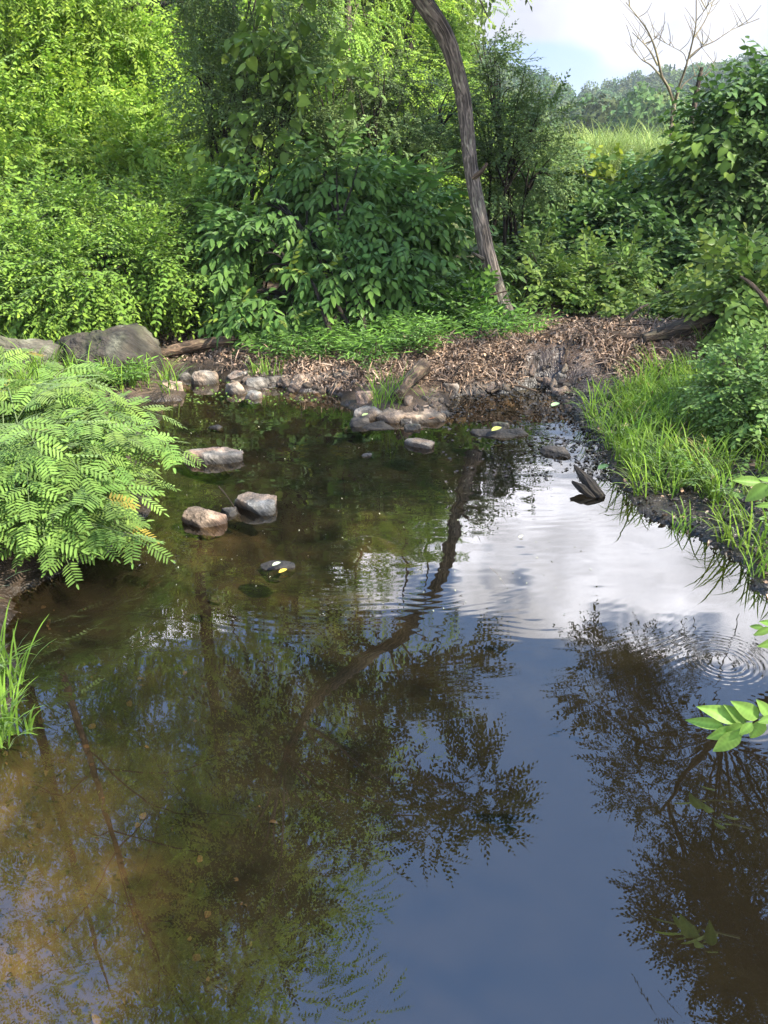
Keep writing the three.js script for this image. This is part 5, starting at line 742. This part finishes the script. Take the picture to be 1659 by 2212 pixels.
// ------------------------------------------------------------------ grasses
{
  const gA = bladeTuft(31, { n: 8, len: 0.30, wid: 0.0095, lean: 0.75, arc: 1.4, spreadR: 0.04, segs: 5, tints: [0.55, 1.25] }), gB = bladeTuft(32, { n: 16, len: 0.34, wid: 0.008, lean: 0.5, arc: 0.9, spreadR: 0.05, segs: 5 });
  const inPoly = (poly, x, z) => { let c = false; for (let i = 0, j = poly.length - 1; i < poly.length; j = i++) { const [ax, az] = poly[j], [bx, bz] = poly[i]; if ((az > z) !== (bz > z) && x < (bx - ax) * (z - az) / (bz - az) + ax) c = !c; } return c; };
  const poly = (a) => a.map(([x, y]) => { const p = G(x, y, 0.1); return [p.x, p.z]; });
  const bank = poly([[1235, 890], [1300, 850], [1400, 822], [1500, 800], [1580, 775], [1900, 760], [1900, 1330], [1659, 1260], [1560, 1190], [1450, 1110], [1360, 1030], [1300, 940]]);
  const thick = poly([[1330, 860], [1400, 828], [1500, 815], [1500, 870], [1430, 905], [1340, 890]]);
  const box = (R) => [0.9 + R() * 4, -3.0 - R() * 5.4];
  copies('grass', gA, M.grass, scatter(820, rng(401), (R) => { const [x, z] = box(R); if (!inPoly(bank, x, z)) return null; const sd = shoreDist(x, z); return sd > 0.03 && vnoise(x * 2.6, z * 2.6, 3) + R() * 0.6 > 0.56 + 0.34 * Math.exp(-sd / 0.2) ? [x, z] : null; }, 0.6, 1.25), null, 'thin bright green grass growing in the mud of the right bank', 'grass');
  copies('grass', gB, M.grass, scatter(90, rng(402), (R) => { const [x, z] = box(R); return inPoly(thick, x, z) ? [x, z] : null; }, 0.7, 1.2), null, 'thick tall patch of bright grass at the top of the right bank', 'grass');
  copies('grass', gA, M.grass, scatter(520, rng(403), (R) => { const x = -2.4 - R() * 1.6 + R(), z = -2 - R() * 6; return shoreDist(x, z) > 0.05 ? [x, z] : null; }), null, 'grass along the left bank around the fern and boulders', 'grass');
  const tuftThing = (label, x, y, n, len, seed, o = {}) => { const p = o.water ? G(x, y, 0.0) : onGround(x, y, 0); const g = bladeTuft(seed, { n, len, wid: 0.009, lean: 0.45, arc: 1.0, spreadR: o.spread ?? 0.1, segs: 6 }); const t = thing('grass_tuft', label, 'grass tuft', p); const m = part(t, 'blades', g.translate(p.x, p.y - 0.01, p.z), M.grass); m.userData.kind = 'stuff'; };
  tuftThing('bright upright grass tuft on the rock spit beside the driftwood', 838, 872, 60, 0.36, 411, { spread: 0.14 });
  tuftThing('small grass tuft at the water right of the driftwood', 912, 880, 14, 0.24, 412, { spread: 0.05, water: true });
  tuftThing('grass tuft above the dark slab rock under the centre bush', 578, 804, 60, 0.22, 413, { spread: 0.16 });
  tuftThing('dark grass tuft between the two boulders', 118, 812, 50, 0.34, 414, { spread: 0.14 });
  tuftThing('arching grass tuft at the left picture edge, upper one', 0, 1480, 80, 0.30, 415, { spread: 0.08 });
  tuftThing('arching grass tuft at the left picture edge, lower one', -4, 1590, 70, 0.28, 416, { spread: 0.07 });
  tuftThing('tiny sprig of grass leaning over the water below the left tufts', 62, 1580, 5, 0.12, 417, { spread: 0.012, water: true });
  tuftThing('sedge seedlings on the mud spit by the boulder', 322, 838, 12, 0.14, 418, { spread: 0.09 });
  tuftThing('grass tuft at the mud edge near the bottom of the right bank', 1640, 1235, 26, 0.24, 419, { spread: 0.08 });
  tuftThing('lone grass tuft at the waterline of the right bank', 1468, 1150, 14, 0.2, 420, { spread: 0.05 });
  const straw = leafMat(0.36, 0.27, 0.14, { t: 0.2, gloss: 0.05 });
  copies('dead_grass', gA, straw, scatter(55, rng(404), (R) => { const [x, z] = box(R); return inPoly(bank, x, z) && shoreDist(x, z) > 0.2 ? [x, z] : null; }, 0.5, 1.0), null, 'dry straw blades among the green grass of the right bank', 'grass');
  { const R = rng(405), l = []; for (let k = 0; k < 4000 && l.length < 170; k++) { const [x, z] = box(R); if (!inPoly(bank, x, z) || shoreDist(x, z) < 0.35 || vnoise(x * 2, z * 2, 8) < 0.5) continue; const a = R() * 6.28, v = 0.7 + 0.5 * R(); l.push({ m: frame(V(x, groundY(x, z) + 0.03 + 0.06 * R(), z), V(Math.cos(a), 0.4, Math.sin(a)), V(R() - 0.5, 1, R() - 0.5), 0, 0.5 + 0.4 * R()), c: C(v, v, v) }); } copies('weeds', TW.round.geo, M.glossy, l, null, 'low round leaved weeds between the grass of the right bank', 'weeds'); }
  // stilt grass: leafy leaning stems
  const list = []; { const R = rng(431); const put = (x, y, n, rx, ry, h) => { for (let i = 0; i < n; i++) { const p = hit(x + (R() - 0.5) * 2 * rx, y + (R() - 0.5) * 2 * ry); const a = R() * 6.28, d = V(Math.cos(a) * 0.8, 0.5 + 0.5 * R(), Math.sin(a) * 0.8); p.y += 0.02 + R() * h; const v = 0.8 + 0.5 * R(); list.push({ m: frame(p, d, V((R() - 0.5), 1, (R() - 0.5)), 0, 0.7 + 0.5 * R()), c: C(v * 1.05, v, v * 0.9), p }); } };
    put(650, 770, 130, 90, 12, 0.10); put(700, 784, 110, 110, 10, 0.1); put(870, 768, 110, 80, 10, 0.1); put(820, 742, 260, 130, 14, 0.16); put(980, 735, 240, 110, 14, 0.16); put(770, 770, 120, 60, 14, 0.1); put(800, 800, 40, 30, 14, 0.08); put(1040, 720, 90, 50, 10, 0.16); put(1130, 725, 60, 40, 8, 0.1); put(250, 832, 60, 35, 8, 0.06); put(1600, 960, 60, 60, 30, 0.1); }
  copies('stilt_grass', TW.stilt.geo, M.stilt, list, null, 'fresh green stilt grass spilling over the bank below the centre bush', 'grass');
}
// ------------------------------------------------------------------ the fern
{
  const R = rng(501), b = gy(-1.75, -4.0), root = thing('royal_fern', 'large light green fern with feathery fronds spilling over the left bank', 'fern', b);
  const pinna = (seed, tone) => { const q = rng(seed), gs = [], L = 0.2, n = 7; for (let i = 0; i < n; i++) for (const s of [-1, 1]) { const t = 0.1 + 0.8 * (i + (s > 0 ? 0.25 : 0)) / n, len = 0.052 * (0.75 + 0.5 * Math.sin(Math.PI * (0.25 + 0.65 * t))) * (0.9 + 0.2 * q()), v = tone * (0.85 + 0.3 * q()); gs.push(leafGeo(len, 0.0145, { fold: 0.15, curl: 0.12, blunt: 1.15, wide: 0.22, tint: [v, v, v * 0.95] }).applyMatrix4(new THREE.Matrix4().makeTranslation(t * L, -0.12 * L * t * t, 0).multiply(new THREE.Matrix4().makeRotationY(-s * (1.15 + (q() - 0.5) * 0.2))).multiply(new THREE.Matrix4().makeRotationX((q() - 0.5) * 0.5)))); }
    gs.push(leafGeo(0.045, 0.016, { blunt: 1.1, tint: [1.05, 1.05, 1] }).applyMatrix4(new THREE.Matrix4().makeTranslation(L * 0.93, -0.12 * L, 0)));
    const st = tube([V(0, 0, 0), V(L * 0.5, -0.03 * L, 0), V(L * 0.95, -0.11 * L, 0)], [0.0018, 0.0008], { sides: 3, caps: false }); st.deleteAttribute('uv'); st.setAttribute('color', new THREE.Float32BufferAttribute(new Float32Array(st.attributes.position.count * 3).fill(0.7), 3)); gs.push(st); return mergeGeometries(gs); };
  const ps = [0.72, 0.9, 1.02, 1.2].map((t, s) => pinna(510 + s, t)), rest = [[], [], [], []], rach = [];
  const crowns = [[hit(30, 1010), 15], [hit(95, 1060), 18], [hit(40, 1120), 18], [hit(130, 1110), 17], [hit(15, 920), 14], [hit(105, 1170), 15], [hit(125, 1000), 13], [hit(70, 935), 13], [hit(180, 1090), 10]];
  const fr = [];
  for (const [c, n] of crowns) for (let i = 0; i < n; i++) fr.push([c, (R() + R() * 0.35) * Math.PI * 2, 0.38 + 0.36 * R(), R()]);
  // fronds that lean to the eye and over the water come first: they show largest
  fr.sort((a, q) => (Math.sin(q[1]) + 0.5 * Math.cos(q[1]) - Math.sin(a[1]) - 0.5 * Math.cos(a[1])));
  fr.forEach(([c, a, len, q], i) => {
    const up = 0.3 + 0.62 * q, p0 = c.clone().add(V((R() - 0.5) * 0.16, 0.02, (R() - 0.5) * 0.16)), dir = V(Math.cos(a), 0, Math.sin(a)), pts = [];
    for (let s = 0; s <= 6; s++) { const t = s / 6; pts.push(p0.clone().addScaledVector(dir, len * (t * 0.55 + 0.45 * t * t) * 0.95).add(V(0, len * (up * 1.9 * t - (up * 1.15 + 0.22) * t * t), 0))); }
    const curve = new THREE.CatmullRomCurve3(pts), rg = tube(pts, [0.004, 0.003, 0.0012], { sides: 5, steps: 12 });
    const asPart = i < 26; let f = null;
    if (asPart) { f = part(root, i ? `frond_${String(i).padStart(3, '0')}` : 'frond', rg, matGreenStem); } else rach.push(rg);
    let made = 0;
    for (let k = 0; k < 11; k++) {
      const last = k === 10, t = last ? 0.97 : 0.32 + 0.62 * Math.floor(k / 2) / 4.6 + (k % 2) * 0.03, s = k % 2 ? 1 : -1, p = curve.getPoint(Math.min(1, t)), tan = curve.getTangent(Math.min(1, t)), side = tan.clone().cross(_u).normalize();
      const d = last ? tan : tan.clone().multiplyScalar(0.62).addScaledVector(side, s * 0.85).add(V((R() - 0.5) * 0.5, 0.25 - 0.6 * R(), (R() - 0.5) * 0.5)), nrm = side.clone().cross(tan).normalize().add(V((R() - 0.5) * 1.5, 0.6, (R() - 0.5) * 1.3 + 0.25)); if (nrm.y < 0) nrm.negate();
      const m = frame(p, d, nrm, 0, 0.88 * (last ? 0.85 : 0.62 + 0.5 * Math.sin(Math.PI * (0.2 + 0.65 * (t - 0.3) / 0.7))) * (0.85 + 0.3 * R())), v = Math.floor(R() * 4);
      if (asPart) { const mesh = shade(new THREE.Mesh(ps[v], M.fern)); mesh.name = made++ ? `pinna_${String(made - 1).padStart(3, '0')}` : 'pinna'; mesh.applyMatrix4(m); f.add(mesh); }
      else { const t2 = 0.8 + 0.35 * R(), dead = R() < 0.025; rest[v].push({ m, c: dead ? C(1.7, 0.8, 0.7) : C(t2 * (0.9 + 0.25 * R()), t2, t2), p }); }
    }
  });
  part(root, 'stalks', mergeGeometries(rach), matGreenStem).userData.kind = 'stuff';
  rest.forEach((l, i) => copies('fronds', ps[i], M.fern, l, root));
}
// ------------------------------------------------------------------ sprigs close to the eye at the right edge
function veinLeaf(len, wid, v, curl, R) {          // a near leaf: raised side veins, wavy edge, paler midrib
  const N = 17, pos = [], idx = [], col = [];
  for (let i = 0; i <= N; i++) {
    const u = i / N, h = wid * 0.5 * Math.pow(Math.sin(Math.PI * Math.pow(u, 0.8)), 0.8) * (1 - 0.25 * u), wave = len * 0.012 * Math.sin(u * 9 + R() * 1.5), zig = (i % 2 ? 1 : -1) * len * 0.006;
    for (const s of [-1, -0.5, 0, 0.5, 1]) { const a = Math.abs(s); pos.push(u * len + a * a * len * 0.05, -curl * len * u * u + a * h * 0.28 + (a > 0.9 ? wave : 0) + (a > 0.1 && a < 0.9 ? zig : 0), s * h); const t = v * (a < 0.1 ? 1.35 : i % 2 ? 1.05 : 0.92) * (0.92 + 0.16 * R()); col.push(t * (a > 0.9 ? 1.08 : 1), t, t * 0.95); }
    if (i < N) for (let k = 0; k < 4; k++) { const o = i * 5 + k; idx.push(o, o + 1, o + 5, o + 1, o + 6, o + 5); }
  }
  return geoFrom(pos, idx, col);
}
function sprig(label, stemPts, leaves, seed) {
  const R = rng(seed), pts = stemPts.map(([x, y, d]) => at(x, y, d)), root = thing('leafy_sprig', label, 'sprig', pts[0].clone());
  part(root, 'stem', tube(pts, [0.0045, 0.0035, 0.002], { sides: 6 }), matGreenStem);
  leaves.forEach(([x0, y0, x1, y1, d, w = 0.5, roll = 0], i) => {
    const a = at(x0, y0, d), e = at(x1, y1, d - 0.02 + 0.04 * R()), len = a.distanceTo(e), dir = e.clone().sub(a), up = V((R() - 0.5) * 0.5 + roll, 0.55, 0.75).normalize();
    const v = 0.75 + 0.5 * R(), g = veinLeaf(len, len * w, v, 0.1 + 0.2 * R(), R);
    const m = shade(new THREE.Mesh(g, M.near)); m.name = i ? `leaf_${String(i).padStart(3, '0')}` : 'leaf'; m.applyMatrix4(frame(a, dir, up)); m.position.sub(root.position); root.add(m);
  });
}
sprig('leafy sprig with broad light green leaves over the water at the right edge', [[1720, 1530, 2.0], [1640, 1550, 2.0], [1565, 1568, 2.0]],
  [[1565, 1568, 1486, 1556, 2.0, 0.36], [1600, 1555, 1526, 1530, 2.0, 0.45], [1590, 1570, 1532, 1600, 1.98, 0.5], [1600, 1575, 1545, 1628, 1.96, 0.55], [1610, 1565, 1568, 1590, 1.97, 0.75], [1612, 1562, 1580, 1530, 2.0, 0.5], [1625, 1560, 1600, 1588, 1.95, 0.7], [1640, 1550, 1590, 1520, 2.0, 0.5], [1650, 1552, 1622, 1600, 1.96, 0.5], [1660, 1545, 1640, 1515, 2.0, 0.55], [1670, 1550, 1640, 1560, 1.95, 0.6]], 601);
sprig('leafy sprig with pointed leaves over the mud at the right edge, upper one', [[1740, 1040, 3.0], [1690, 1045, 3.0], [1645, 1042, 3.0]], [[1645, 1042, 1588, 1036, 3.0, 0.42], [1662, 1045, 1612, 1082, 2.96, 0.62], [1668, 1040, 1640, 1030, 3.0, 0.5], [1680, 1090, 1634, 1092, 2.98, 0.35], [1690, 1045, 1655, 1070, 2.95, 0.6]], 602);
sprig('small dark leafed sprig at the right edge just above the ring ripples', [[1730, 1340, 2.5], [1690, 1350, 2.5], [1650, 1356, 2.5]], [[1650, 1356, 1620, 1352, 2.5, 0.5], [1665, 1356, 1630, 1372, 2.48, 0.5], [1680, 1350, 1644, 1342, 2.5, 0.5], [1690, 1385, 1644, 1395, 2.48, 0.5]], 603);
renderer.render(scene, camera);
